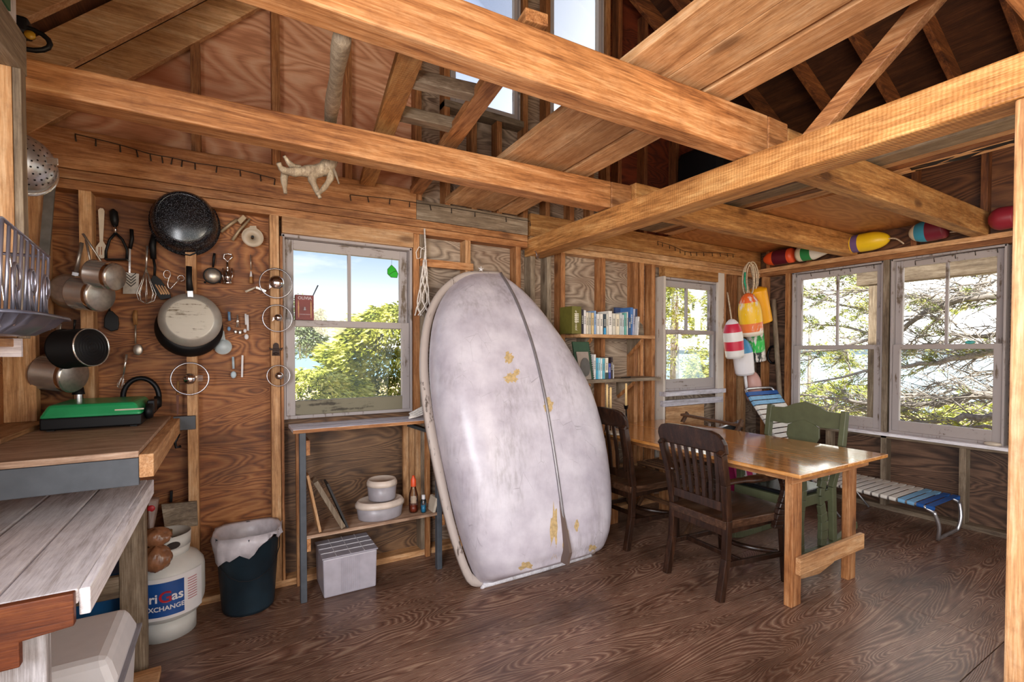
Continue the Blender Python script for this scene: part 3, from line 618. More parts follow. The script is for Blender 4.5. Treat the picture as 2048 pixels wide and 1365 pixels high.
# scrap board, bags and pan lid behind the tank
o=tag(MB().slab([WY(322,1010,2.955),WY(394,1003,2.985),WY(396,1052,2.985),WY(330,1062,2.955)],(0,.016,0)).build('scrap_board',M['wgX'],bevel=.002),'grey weathered scrap board behind the propane cylinder','board')
brown=plain('brown_bag','#8a5e42',.25,noise=.3,nscale=30,bump=.6)
def bag(name,label,pts,mat,cat='bag'):
    b=MB()
    for c,r,s in pts:
        rows=[];m,n=14,40
        for i in range(m+1):
            row=[]
            for k in range(n):
                t=2*PI*k/n;ph=PI*i/m;q=1+.09*math.sin(t*4+i*.6)+.07*math.sin(t*11+i*1.1)+.05*math.sin(t*17-i*.7)
                row.append(V(c)+V((r*s[0]*q*math.sin(ph)*math.cos(t),r*s[1]*q*math.sin(ph)*math.sin(t),r*s[2]*math.cos(ph)*(1+.05*math.sin(t*3)))))
            rows.append(row)
        b.grid(rows,True,True)
    return tag(b.build(name,mat),label,cat)
p=WY(312,1075,2.66);bag('plastic_bag','crumpled brown plastic bag slumped over the propane cylinder, upper one',[((p.x,p.y,p.z),.05,(1.2,1,.85))],brown)
p=WY(312,1118,2.63);bag('plastic_bag','crumpled brown plastic bag beside the tank label, lower one',[((p.x,p.y,p.z),.055,(1.1,1,1.05))],brown)
b=MB();p0=WY(296,1000,2.78);p1=WY(318,998,2.80);p2=WY(306,1062,2.75);p3=WY(294,1062,2.75);b.slab([p0,p1,p2,p3],(0,.05,0));pk=b.build('food_packet',plain('clear_packet','#8a746a',.25,bump=.5),bevel=.01);tag(pk,'clear food packet with a red patch behind the brown bags','packet')
b=MB();c=WY(302,1018,2.775);b.ball(c,.016,10,6,(1,.3,1));b.build('red_patch',plain('packet_red','#b0242c',.4),pk)
# bucket with liner
BX,BY=.075,2.93-.06
bk=thing('bucket','dark blue-green bucket lined with a white bin bag','bucket',(BX,BY,0))
bm_=plain('bucket_plastic','#1b2c36',.42,noise=.35,nscale=7)
MB().lathe([(.0,.004),(.118,.004),(.122,.02),(.148,.40),(.155,.402),(.155,.385)],(BX,BY,0),n=40).build('body',bm_,bk,solid=.003)
b=MB();n=48;rows=[]
for i,(r,z) in enumerate(((.10,.27),(.132,.36),(.141,.402),(.158,.414),(.162,.385),(.164,.33))):
    row=[]
    for k in range(n):
        t=2*PI*k/n;fr=max(0,math.cos(t+PI/2+.6))**2;dz=0
        if i==4: dz=-.02*fr+.008*math.sin(t*7)
        if i==5: dz=.06-.09*fr+.018*math.sin(t*6+1)+.01*math.sin(t*13)
        rr=r+(.004*math.sin(t*11+i)+.003*math.sin(t*17) if i>2 else 0)
        row.append(V((BX+rr*math.cos(t),BY+rr*math.sin(t),z+dz+.006*math.sin(t*3))))
    rows.append(row)
b.grid(rows,True,True);b.build('bin_liner',plain('bin_liner','#d6cfd4',.35,noise=.12,nscale=25,bump=.4,trans=.15),bk,solid=.0015)
b=MB();b.tube([(BX-.15,BY-.02,.36)]+[(BX-.15*math.cos(PI*i/10),BY-.02-.14*math.sin(PI*i/10)-.01,.36-.16*math.sin(PI*i/10)) for i in range(1,10)]+[(BX+.15,BY-.02,.36)],.0022,6);b.build('bail_handle',M['blackm'],bk)
# camp stove
sv=thing('camp_stove','green-lidded portable camp stove on the wooden counter','stove',WZ(180,845,CZ))
a0,a1=WZ(78,866,CZ),WZ(283,853,CZ);u=(a1-a0);W=u.length;u=u.normalized();n_=V((-u.y,u.x,0));D=.36
def sbox(b,x0,x1,y0,y1,z0,z1,ins=0,insy=0):
    q=lambda x,y,z:a0+u*x+n_*y+V((0,0,z))
    return b.hexa([q(x0,y0,z0),q(x1,y0,z0),q(x1,y1,z0),q(x0,y1,z0),q(x0+ins,y0+insy,z1),q(x1-ins,y0+insy,z1),q(x1-ins,y1-insy,z1),q(x0+ins,y1-insy,z1)])
grn=plain('stove_green','#27a062',.3,noise=.2,nscale=6)
sbox(MB(),0,W,0,D,.006,.054).build('base',M['black'],sv,bevel=.006)
sbox(MB(),-.004,W+.004,-.006,D,.053,.108,.028,.02).build('lid',grn,sv,bevel=.012)
for x,y in ((.03,.03),(W-.03,.03),(W-.03,D-.03),(.03,D-.03)): sbox(MB(),x-.012,x+.012,y-.012,y+.012,0,.012).build('foot',M['black'],sv)
b=MB();c=a0+u*(W+.004)+n_*.10+V((0,0,.055));b.lathe([(0,0),(.034,.0),(.036,.012),(.03,.026),(0,.03)],c,u,20);b.build('knob',M['black'],sv)
sbox(MB(),W+.002,W+.03,.15,.25,.04,.10).build('latch',M['blackm'],sv,bevel=.004)
b=MB();c=a0+u*(W+.01)+n_*.33+V((0,0,.075));b.lathe([(0,0),(.03,.0),(.032,.014),(.024,.028),(0,.03)],c,u,18);b.build('knob',M['black'],sv)
b=MB();c=a0+u*(.26)+n_*(-.001)+V((0,0,.083));sbox(b,.24,.34,-.0,.006,.074,.08);b.build('badge',M['cream'],sv)
b=MB();c=a0+u*.06+n_*.30+V((0,0,.10));b.lathe([(.02,0),(.02,.03)],c,n=16);g=b.build('regulator',M['chrome'],sv);b=MB();b.lathe([(.024,.03),(.019,.062),(0,.066)],c,n=16);b.build('cap',M['black'],g)
# left partition: post, plate and hanging shelf
Yp=1.86
tbox(-.512,-.494,Yp,Yp+.04,1.386,2.14,'wgZ');tbox(-.575,-.513,Yp,Yp+.04,1.386,2.14,'wpZ')
tbox(-.585,-.494,1.2,Yp+.05,2.14,2.25,'wgY')
o=MB().box(-.72,-.50,1.3,Yp,2.251,2.75).build('window_sash',M['whitez'],bevel=.003);tag(o,'old white painted sash stored on the plate above the dish rack','window sash')
MB().box(-.51,-.495,1.5,1.80,2.26,2.6).build('green_trim',plain('green_trim','#2c5a3c'),o)
sh=thing('hanging_shelf','whitewashed shelf board holding the dish rack at left','shelf',(-.58,1.75,1.334))
MB().box(-.75,-.515,1.45,1.90,1.362,1.384).build('board',M['wpY'],sh,bevel=.002);MB().box(-.75,-.50,1.845,1.858,1.334,1.385).build('edge_board',M['whitex'],sh)
MB().box(-.75,-.512,1.70,1.714,1.334,1.384).build('face_board',M['whitex'],sh,bevel=.002)
# wide trim board at the corner below the shelf
tbox(-.84,-.735,2.88,2.935,1.04,1.46,'wpZ');tbox(-.79,-.70,2.9,2.995,1.45,2.112,'wpZ')
# dish rack of heavy wire
dr=thing('dish_rack','dark wire dish rack with loop ends on the hanging shelf','dish rack',(-.48,1.62,1.40))
X0,X1,Y0,Y1,zt,zb=-.66,-.41,1.42,1.72,1.60,1.405
b=MB();b.tube([(X1,Y0,zt+.03),(X1,Y1,zt),(X0,Y1,zt),(X0,Y0,zt+.03)],.0045,8,closed=True);b.build('top_rim',M['wire'],dr)
b=MB();b.tube([(X1-.01,Y0,zb),(X1-.01,Y1,zb),(X0,Y1,zb),(X0,Y0,zb)],.004,8,closed=True);b.build('bottom_rim',M['wire'],dr)
for i in range(9):
    y=Y0+(Y1-Y0)*i/8;b=MB();b.tube([(X1,y,zt+.03*(1-i/8)),(X1-.01,y,zb)],.0036,7);b.build('upright',M['wire'],dr)
for i in range(3):
    y=Y0+.05+.1*i;b=MB();b.tube([(X1+.006,y-.02,zb)]+[(X1+.006,y+.022*math.cos(t),zb+.11+.03*math.sin(t)) for t in [PI+PI*.0-(PI+PI*2-PI)*k/10*1.0 for k in range(11)]]+[(X1+.006,y+.02,zb)],.0032,7);b.build('loop',M['wire'],dr)
for i in range(7):
    x=X0+.03+.03*i;b=MB();b.tube([(x,Y1,zt),(x,Y1-.005,zb)],.003,6);b.build('upright',M['wire'],dr)
# utensils in the rack
for x,y,l,lab in ((-.45,1.66,.17,'steel table knife standing at the right end of the dish rack'),(-.455,1.60,.16,'dark fork handle upright in the middle of the dish rack'),(-.46,1.52,.175,'steel spoon handle upright near the left of the dish rack')):
    o=tag(MB().bar((x,y,1.42),(x-.02,y+.015,1.42+l),.014,.003,(1,0,0)).build('cutlery',M['steel'],bevel=.001),lab,'cutlery')
# fluted cake pan under the rack
fp=thing('fluted_tray','dark grey fluted tray under the wire dish rack','tray',(-.5,1.6,1.386))
b=MB();rows=[];n=72
fm=plain('fluted_metal','#7c8094',.3,.6)
for i,(k,z) in enumerate(((0,1.40),(.62,1.388),(.7,1.39),(.86,1.41),(.93,1.43),(1.04,1.436),(1.05,1.43))):
    row=[]
    for j in range(n):
        t=2*PI*j/n;ct_,st_=math.cos(t),math.sin(t);e=.45
        fx=math.copysign(abs(ct_)**e,ct_);fy=math.copysign(abs(st_)**e,st_)
        fl_=1+(.06*math.sin(t*22+i*.5) if 1<i<5 else 0)
        row.append(V((-.555+.19*k*fx*fl_,1.56+.20*k*fy*fl_,z)))
    rows.append(row)
b.grid(rows,True,True);b.build('body',fm,fp,solid=.002)
# colander hanging behind the post
cc=WY(42,316,2.10)
co=thing('colander','round steel colander hanging behind the left post','colander',cc)
ax=V((.55,-.75,.12)).normalized()
b=MB();b.lathe([(.094*math.cos(t),-.0+.08*math.sin(t)) for t in [PI/2*i/8 for i in range(9)]],cc+V((-.02,.05,0)),ax,28);b.build('bowl',M['alu'],co,solid=.002)
b=MB();b.lathe([(.092,0),(.106,-.004),(.106,-.008)],cc+V((-.02,.05,0)),ax,28);b.build('rim',M['steel'],co,solid=.002)
e=WY(117,324,2.12);s_=WY(88,320,2.12);b=MB();b.bar(s_,e,.022,.006,(0,1,0));b.build('handle',M['steel'],co,bevel=.002)
hd=MB();nrm=ax;uu=nrm.cross(V((0,0,1))).normalized();vv=uu.cross(nrm)
bc=cc+V((-.02,.05,0))
for th,n in ((.2,7),(.4,13),(.62,19),(.84,24),(1.06,28)):
    for k in range(n):
        ps=2*PI*k/n+th;q=nrm*(.0805*math.cos(th))+(uu*math.cos(ps)+vv*math.sin(ps))*(.0945*math.sin(th));hd.lathe([(0,.0012),(.0032,.0012)],bc+q,q.normalized(),6)
hd.build('holes',M['black'],co)
# metal straight-edge leaning in the corner
o=tag(MB().bar(WY(88,520,2.84),WY(104,332,2.9),.034,.012,(0,1,0)).build('level',plain('galvanised','#8c8a84',.45,.7,noise=.3)),'long grey metal straightedge leaning in the corner under the colander','straightedge')
# tape-like black and yellow case on the beam end
cp=WY(52,72,2.15)
ro=thing('headlamp','black headlamp with yellow disc on the beam end at top left','lamp',cp)
b=MB();b.tube([cp+V((.06*math.cos(t),-.01,-.012+.035*math.sin(t))) for t in [2*PI*i/16 for i in range(16)]],.008,8,closed=True);b.build('strap',M['black'],ro)
b=MB();b.lathe([(0,0),(.013,.0),(.014,.01),(0,.012)],cp+V((.015,-.015,-.005)),(0,-1,.2),16);b.build('lens',plain('lens_yellow','#b8902c',.3),ro)
b=MB();b.box(cp.x-.05,cp.x+.01,cp.y-.02,cp.y+.04,cp.z,cp.z+.055);b.build('housing',M['black'],ro,bevel=.01)
# ---------------------------------------------------------------- utensils hung on the plywood
def T(pts,y): return [WY(a,b_,y) for a,b_ in pts]
YU=3.055
NAIL=[0]
def flat(poly,y,t): # px outline to a real plate of thickness t standing at depth y
    return MB().slab(T(poly,y),(0,t,0))
def ell(cx,cy,rx,ry,n=24,a0=0,rot=0):
    return [(cx+rx*math.cos(t)*math.cos(rot)-ry*math.sin(t)*math.sin(rot),cy+rx*math.cos(t)*math.sin(rot)+ry*math.sin(t)*math.cos(rot)) for t in [a0+2*PI*k/n for k in range(n)]]
# white slotted spatula
t=thing('slotted_spatula','cream plastic slotted spatula on the wall left of the black masher','spatula',WY(202,515,YU))
b=flat([(196,420),(200,416),(206,417),(209,422),(206,482),(212,492),(213,510),(207,517),(197,517),(191,509),(191,495),(199,484)],YU,.006);b.build('blade',M['cream'],t,bevel=.001)
for x in (198,203): flat([(x-1,494),(x+1,494),(x+1,510),(x-1,510)],YU-.001,.002).build('slot',M['ply_or'],t)
# masher
t=thing('potato_masher','black potato masher with chrome collar hanging on the wall','masher',WY(232,520,YU))
MB().tube(T([(226,418),(227,424),(229,440),(230,452)],YU),[.004,.017,.018,.012],12).build('grip',M['black'],t)
MB().tube(T([(230,452),(231,466)],YU),.007,10).build('collar',M['chrome'],t)
MB().tube(T([(231,466),(219,480),(212,503),(212,520)],YU),.006,8).build('arm',M['black'],t)
MB().tube(T([(231,466),(245,480),(254,500),(254,520)],YU),.006,8).build('arm',M['black'],t)
MB().bar(WY(211,520,YU-.03),WY(256,520,YU-.03),.05,.006,(0,0,1)).build('mashing_plate',M['black'],t,bevel=.002)
# turner with pierced blade
t=thing('turner','steel turner with black handle and leaf-pierced blade','turner',WY(262,590,YU))
MB().tube(T([(263,459),(264,478),(260,498)],YU),[.008,.009,.008],10).build('grip',M['black'],t)
MB().bar(WY(260,498,YU),WY(259,556,YU),.008,.003,(0,1,0)).build('shank',M['steel'],t)
flat([(250,545),(278,548),(277,588),(246,588),(246,570)],YU-.004,.002).build('blade',M['steelb'],t)
b=MB()
for i in range(4):
    for s in (-1,1): b.slab(T([(262,572-i*6),(262+s*10,564-i*6),(262+s*10,566-i*6),(262,574-i*6)],YU-.0052),(0,.001,0))
b.build('cutout',M['black'],t)
# balloon whisk
def whisk(label,top,mid,bot,w,nw,hm,y=YU,r=.0016):
    t=thing('whisk',label,'whisk',WY(*bot,y))
    MB().tube(T([top,mid],y),[.006,.005],8).build('handle',hm,t)
    A=WY(*mid,y);B=WY(*bot,y);ax=(B-A)
    side=ax.cross(V((0,1,0))).normalized()
    for k in range(nw):
        a=PI*k/nw;dv=side*math.cos(a)+V((0,-1,0))*math.sin(a)*.6
        pts=[A+ax*f+dv*(w*s) for f,s in ((0,.08),(.35,.45),(.7,.95),(.9,.75),(1,0))]+[A+ax*f-dv*(w*s) for f,s in ((.9,.75),(.7,.95),(.35,.45),(0,.08))]
        MB().tube(pts,r,5).build('wire_loop',M['steel'],t)
whisk('large wire whisk hanging between the steel and black turners',(294,492),(292,540),(293,608),.042,4,M['steel'],YU-.03)
whisk('small twisted wire whisk hanging low behind the green stove',(253,709),(247,750),(239,777),.014,3,M['steel'],YU-.01,.0014)
# black slotted turner
t=thing('slotted_turner','black nylon slotted turner with thick handle on the wall','turner',WY(322,590,YU))
MB().tube(T([(308,470),(305,490),(307,518)],YU-.01),[.012,.016,.013],10).build('grip',M['black'],t)
MB().tube(T([(307,518),(310,535),(309,552)],YU-.01),.006,8).build('shank',M['black'],t)
flat([(308,548),(300,562),(303,580),(322,600),(342,596),(341,588),(322,560)],YU-.012,.005).build('blade',M['black'],t,bevel=.001)
b=MB()
for i in range(4): b.slab(T([(310+i*6,570+i*1.0),(312+i*6,569+i),(325+i*5,588),(322+i*5,590)],YU-.0135),(0,.001,0))
b.build('slot',M['wpX'],t)
# wire tongs
o=MB().tube(T(ell(334,549,7,8,14,.9)+[(338,556),(335,568),(337,576),(341,578),(352,566),(360,557)]+ell(362,557,7,6,12,2.6),YU-.005),.0022,6).build('wire_tongs',M['steel']);tag(o,'looped wire tongs hanging left of the black pan handle','tongs')
# black scraper
t=thing('spatula','black rubber spatula hanging below the steel saucepans','spatula',WY(222,664,YU))
MB().tube(T([(217,600),(219,625)],YU),.005,8).build('shank',M['black'],t)
flat([(215,622),(208,636),(207,655),(222,664),(236,660),(238,648),(236,634),(224,622)],YU-.006,.012).build('blade',M['black'],t,bevel=.004)
# wooden handled spoon
t=thing('serving_spoon','metal spoon with wooden handle hanging below the black turner','spoon',WY(275,712,YU))
MB().tube(T([(271,621),(270,632),(271,650)],YU),[.007,.011,.008],10).build('handle',M['wooden'],t)
MB().tube(T([(271,650),(271,688)],YU),.004,8).build('shank',M['steelb'],t)
b=MB();c=WY(276,700,YU-.01);b.ball(c,.034,16,10,(.62,.25,.85));b.build('bowl',M['steelb'],t)
# speckled oval roaster
M['enamel']=m=plain('speckled_enamel','#0c0d12',.2);nt=m.node_tree;vo=N(nt,'ShaderNodeTexVoronoi',Scale=330.0);tc=nt.nodes['Texture Coordinate'];nt.links.new(tc.outputs['Object'],vo.inputs['Vector']);r=ramp(nt,[(0,(.6,.6,.65)),(.16,(.5,.5,.55)),(.22,(.006,.007,.01))],vo.outputs[0]);nt.links.new(r.outputs[0],nt.nodes['Principled BSDF'].inputs['Base Color'])
rc=WY(368,437,2.93);t=thing('roasting_pan','large black speckled enamel roasting pan hung on the wall','roasting pan',rc)
ax=V((.0,-1,.04)).normalized()
b=MB();b.lathe([(0,.012),(.125,.012),(.14,.006),(.150,-.004),(.168,-.05),(.172,-.10),(.182,-.102),(.182,-.108)],rc,ax,48,sx=.86,sy=.92,ref=(1,0,0));b.build('body',M['enamel'],t)
b=MB();b.tube([WY(x,y,2.99) for x,y in ((357,497),(365,508),(380,511),(392,506),(397,494))],.004,8);b.build('bail_handle',M['blackm'],t)
b=MB();b.lathe([(.128,.0125),(.131,.0145),(.134,.0125)],rc,ax,48,sx=.86,sy=.92,ref=(1,0,0));b.build('base_ring',M['enamel'],t)
# frying pans on the stud
def frypan(label,c,R_,y,tilt,hpts,bm,hm,h=.045,ringm=None):
    o_=WY(*c,y);t=thing('frying_pan',label,'frying pan',o_);ax=V(tilt).normalized()
    b=MB();b.lathe([(0,.0),(R_*.72,.0),(R_*.80,-.004),(R_*.97,-h*.75),(R_*1.0,-h),(R_*1.0,-h-.003)],o_,ax,48);b.build('body',bm,t)
    if ringm: b=MB();b.lathe([(0,.0012),(R_*.70,.0012),(R_*.73,.0)],o_,ax,40);b.build('scorched_base',ringm,t)
    if hpts:
        P=T(hpts,y+.025);b=MB();b.tube(P,[.013]*(len(P)-1)+[.016],10,flat=.6);hd=b.build('handle',hm,t)
        q=P[-1];b=MB();b.bar(q,q+(P[-1]-P[-2]).normalized()*.035,.026,.012,(0,1,0));b.build('ferrule',M['alu'],t,bevel=.002)
    return t
M['burnt']=painted('burnt_alu','#c9c2b4','#7a6c58',.45,.45,'X',2)
frypan('black frying pan hanging behind the light-bottomed one',(378,655),.15,2.95,(0,-1,.05),None,M['black'],M['black'],.05)
frypan('frying pan with scuffed silver underside and black handle, on the stud',(380,638),.138,2.90,(-.02,-1,.10),[(378,533),(378,560),(380,582)],plain('pan_grey','#b6b2aa',.38,.4),M['black'],.04,M['burnt'])
# saucepans: open end towards the left, base to the right and out
def saucepan(label,base,R_,L,y,ax,bm,cm,hp,flare=1.02,rings=False,hy=None):
    o_=WY(*base,y);t=thing('saucepan',label,'saucepan',o_);ax=V(ax).normalized()
    b=MB();b.lathe([(R_*.9,0),(R_,-.006),(R_,-L*.98),(R_*1.05,-L),(R_*.96,-L),(R_*.95,-.01),(0,-.01)],o_,ax,40);b.build('body',bm,t)
    b=MB();b.lathe([(0,.002),(R_*.9,.002),(R_*.93,0)]+([] if not rings else []),o_,ax,40);bo=b.build('base_disc',cm,t)
    if rings:
        for k in range(1,6): b=MB();r=R_*.9*k/6;b.lathe([(r-.0025,.002),(r,.0038),(r+.0025,.002)],o_,ax,32);b.build('base_ring',M['blackm'],bo)
        b=MB();b.lathe([(R_*.95,-.002),(R_*.98,.003),(R_*1.0,-.004)],o_,ax,40);b.build('bright_rim',M['steel'],bo)
    else:
        b=MB();b.lathe([(R_*1.005,-.008),(R_*1.02,-.014),(R_*1.005,-.024)],o_,ax,40);b.build('band',M['chrome'],bo)
    if hp:
        P=T(hp,hy or y+.03);b=MB();b.tube(P,[.010]+[.009]*(len(P)-2)+[.007],8,flat=.5);b.build('handle',M['steelb'] if bm!=M['black'] else M['black'],t)
    return t
frypan('shallow steel pan with brushed round base, leftmost on the wall',(133,579),.082,2.92,(-.1,-1,.05),[(164,486),(158,515),(152,545)],M['steelb'],M['steelb'],.05,M['steelb'])
saucepan('steel saucepan in the middle of the hanging trio',(203,592),.074,.11,2.80,(.80,-.58,-.12),M['steel'],M['steelb'],[(172,480),(178,510),(184,540)])
saucepan('smallest steel saucepan, topmost right of the hanging trio',(232,555),.062,.10,2.74,(.86,-.5,-.14),M['steel'],M['steelb'],[(166,468),(182,492),(203,524)])
saucepan('black saucepan with ringed base hanging over the green stove',(184,695),.083,.125,2.70,(.82,-.57,.06),M['black'],M['black'],[(150,640),(148,660)],rings=True)
saucepan('steel pot hanging behind the black saucepan',(150,752),.078,.135,2.86,(.85,-.5,-.12),M['steel'],M['steelb'],[(118,648),(116,690)])
# black ring pan lid behind the stove
o=MB().tube([WY(282+36*math.cos(t),795+38*math.sin(t),2.99) for t in [2*PI*i/32 for i in range(32)]],.012,8,closed=True).build('rim_ring',M['blackm']);tag(o,'dark round pan ring standing behind the green stove','pan ring')
# strainer
t=thing('strainer','small round tea strainer with black handle on the wall','strainer',WY(425,567,YU))
MB().tube(T([(429,507),(428,515),(426,535)],YU),[.006,.007,.005],8).build('handle',M['black'],t)
b=MB();c=WY(425,552,YU-.01);b.tube([c+V((.039*math.cos(a),0,.039*math.sin(a))) for a in [2*PI*i/24 for i in range(24)]],.005,8,closed=True);b.build('rim',M['black'],t)
b=MB();b.lathe([(.038*math.cos(a),.022*math.sin(a)) for a in [PI/2*i/6 for i in range(7)]],c,(0,-1,0),24);b.build('mesh_bowl',M['steelb'],t)
for s in (-1,1): MB().ball(WY(425+s*15,565,YU-.01),.006,8,6).build('lug',M['black'],t)
# corkscrew
t=thing('corkscrew','chrome winged corkscrew on the wall right of the strainer','corkscrew',WY(455,567,YU))
MB().tube(T([(455,524),(447,516),(448,509),(455,508),(463,509),(464,515),(455,524)],YU),.004,8).build('crown',M['chrome'],t)
MB().tube(T([(455,524),(455,545)],YU),.006,8).build('screw_shaft',M['chrome'],t)
MB().tube(T([(455,543),(455,565)],YU),[.013,.015],12).build('body',M['chrome'],t)
for s in (-1,1): MB().tube(T([(455+s*6,564),(455+s*10,552),(455+s*9,537)],YU),[.006,.006,.009],8,flat=.5).build('wing',M['chrome'],t)
MB().tube(T([(446,566),(464,566)],YU),.008,8).build('base_ring',M['chrome'],t)
# garlic press
t=thing('garlic_press','pale metal garlic press with open handles at top of the wall','garlic press',WY(470,470,YU))
gp=plain('cast_aluminium','#b09a7c',.5,.35)
MB().tube(T([(442,464),(462,448),(474,440)],YU),[.008,.009,.009],8).build('handle',gp,t);MB().tube(T([(465,481),(478,462),(500,438)],YU),[.008,.008,.006],8).build('handle',gp,t)
MB().slab(T([(474,440),(486,429),(494,436),(481,449)],YU-.015),(0,.03,0)).build('press_cup',gp,t,bevel=.003)
# funnel
c=WY(505,476,YU-.01);t=thing('funnel','cream plastic funnel hanging with its wide mouth out','funnel',c)
b=MB();b.lathe([(.010,-.06),(.012,-.02),(.045,.012),(.052,.02),(.054,.02)],c+V((0,-.0,0)),(0,-1,.0),32);b.lathe([(.008,.0),(0.05,.018)],c,(0,-1,0),32);b.build('cone',plain('funnel_plastic','#bfae98',.4),t,solid=.0015)
b=MB();b.lathe([(0,.004),(.007,.004)],c+V((0,-.0,.006)),(0,-1,0),12);b.build('spout_hole',M['black'],t)
flat([(497,459),(500,452),(512,452),(514,459)],YU-.03,.003).build('hang_tab',plain('funnel_plastic2','#bfae98',.4),t)
# little brush
t=thing('basting_brush','small basting brush hanging under the funnel','brush',WY(502,565,YU))
MB().tube(T([(501,510),(502,540)],YU),.003,6).build('wire_handle',M['steelb'],t);MB().tube(T([(502,543),(502,554)],YU),[.004,.007],8).build('ferrule',M['whitep'],t);MB().tube(T([(502,554),(502,567)],YU),[.008,.009],8).build('bristles',M['wooden'],t)
# peeler behind the lid
t=thing('peeler','cream-handled peeler behind the top glass lid','peeler',WY(500,585,YU))
MB().tube(T([(491,584),(512,575)],YU),[.007,.005],8).build('handle',M['cream'],t);MB().bar(WY(512,575,YU),WY(532,583,YU),.012,.003,(0,1,0)).build('blade',M['steel'],t)
# glass lids
gl=glassmat('lid_glass',(.93,.94,.94),.12)
def lid(label,c,R_,y,kr,tilt=(0,-1,.03),sx=1):
    o_=WY(*c,y);t=thing('glass_pan_cover',label,'pan lid',o_,'glass pan lids on the studs');ax=V(tilt).normalized()
    MB().lathe([(.01,.022),(R_*.5,.017),(R_*.85,.006),(R_*.97,0)],o_,ax,40).build('glass_dome',gl,t)
    b=MB();b.lathe([(R_*.94,-.003),(R_*1.0,-.005),(R_*1.015,0),(R_*1.0,.005),(R_*.94,.004)],o_,ax,48);b.build('steel_rim',M['lidrim'],t)
    b=MB();b.lathe([(.012,.02),(.012,.028),(kr*.9,.032),(kr,.04),(kr*.8,.05),(0,.056)],o_,ax,24);b.build('knob',M['chrome'],t)
lid('largest glass pan lid, topmost of three beside the kitchen window',(552,567),.0845,2.965,.037)
lid('middle glass pan lid of three beside the kitchen window',(555,637),.077,2.965,.020)
lid('lowest and smallest glass pan lid beside the kitchen window',(557,752),.060,2.965,.021)
lid('glass pan lid on the stud below the frying pans',(380,758),.085,2.965,.028)
# bottle opener
t=thing('bottle_opener','rusty cast iron bottle opener between the glass lids','bottle opener',WY(552,712,2.985))
ir=plain('rusty_iron','#3c2c26',.6,.5)
flat(ell(552,692,6,6,12)+[],2.988,.004).build('plate',ir,t)
flat([(546,694),(558,694),(560,712),(544,712)],2.986,.005).build('plate',ir,t);flat([(540,701),(564,701),(566,695),(560,698),(544,698),(538,695)],2.97,.014).build('jaw',ir,t,bevel=.002);MB().ball(WY(552,708,2.975),.012,10,6,(1.2,.6,.6)).build('hook',ir,t)
# measuring spoons etc
def spoon(label,pts,bowl,r,mat,y=YU,name='measuring_spoon',cat='measuring spoon',grp=None,hr=.004):
    t=thing(name,label,cat,WY(*bowl,y),grp);MB().tube(T(pts,y),hr,8,flat=.5).build('handle',mat,t);MB().ball(WY(*bowl,y-.004),r,12,8,(.8,.4,1.1)).build('bowl',mat,t)
spoon('blue-handled scoop hanging left of the measuring spoons',[(458,624),(459,642)],(458,658),.011,plain('light_blue_plastic','#6a8cb0',.4),hr=.007)
spoon('steel measuring spoon on a ring right of the blue scoop',[(475,630),(474,655)],(471,664),.011,M['steel'])
spoon('second steel measuring spoon of the ringed pair',[(476,630),(478,656)],(480,665),.012,M['steel'])
spoon('white measuring spoon hanging right of the steel ones',[(495,630),(496,662)],(493,674),.014,M['whitep'],hr=.006)
spoon('narrower white measuring spoon behind the first white one',[(491,628),(492,650)],(490,662),.010,M['whitep'],hr=.005)
spoon('pale blue plastic spoon hanging low on the wall',[(466,714),(467,738)],(467,750),.018,plain('pale_blue','#b8ccd8',.4),hr=.006)
o=MB().bar(WY(485,711,YU),WY(484,755,YU),.010,.004,(0,1,0)).build('stirring_stick',M['whitep'],bevel=.001);tag(o,'short white stirring stick right of the pale blue spoon','stick')
t=thing('measuring_cup','pale plastic measuring cup hanging by its handle','measuring cup',WY(445,700,YU))
flat([(443,662),(448,662),(452,688),(438,688)],YU,.004).build('handle',plain('cup_plastic','#b9c4c8',.35),t)
c=WY(446,694,YU);b=MB();b.lathe([(0,.035),(.030,.035),(.038,.0),(.041,0)],c,(-.1,-1,.15),28);b.build('cup',bpy.data.materials['cup_plastic'],t,solid=.0015)
b=MB();b.lathe([(0,.0),(.041,0),(.043,.004)],c+V((0,.012,0)),(-.1,-1,.15),28);b.build('nested_cup',M['cream'],t,solid=.002)
# knife with wooden handle
t=thing('paring_knife','old knife with wooden handle stuck beside the wall bracket','knife',WY(355,828,2.99))
MB().tube(T([(356,763),(355,790)],2.985),.006,8,flat=.6).build('handle',M['wooden'],t);flat([(352,790),(358,790),(357,828),(354,832)],2.986,.002).build('blade',plain('rusty_steel','#5a3426',.5,.5),t)
o=MB().tube(T([(358,868),(350,885),(352,896),(362,893)],3.03),.007,8).build('wall_hook',M['blackm']);tag(o,'black hook on the plywood under the counter bracket','hook')
o=MB().bar(WY(343,982,3.06),WY(342,1005,3.06),.012,.02,(0,1,0)).build('door_bolt',M['blackm'],bevel=.002);tag(o,'small black iron bolt on the plywood above the scrap board','bolt')
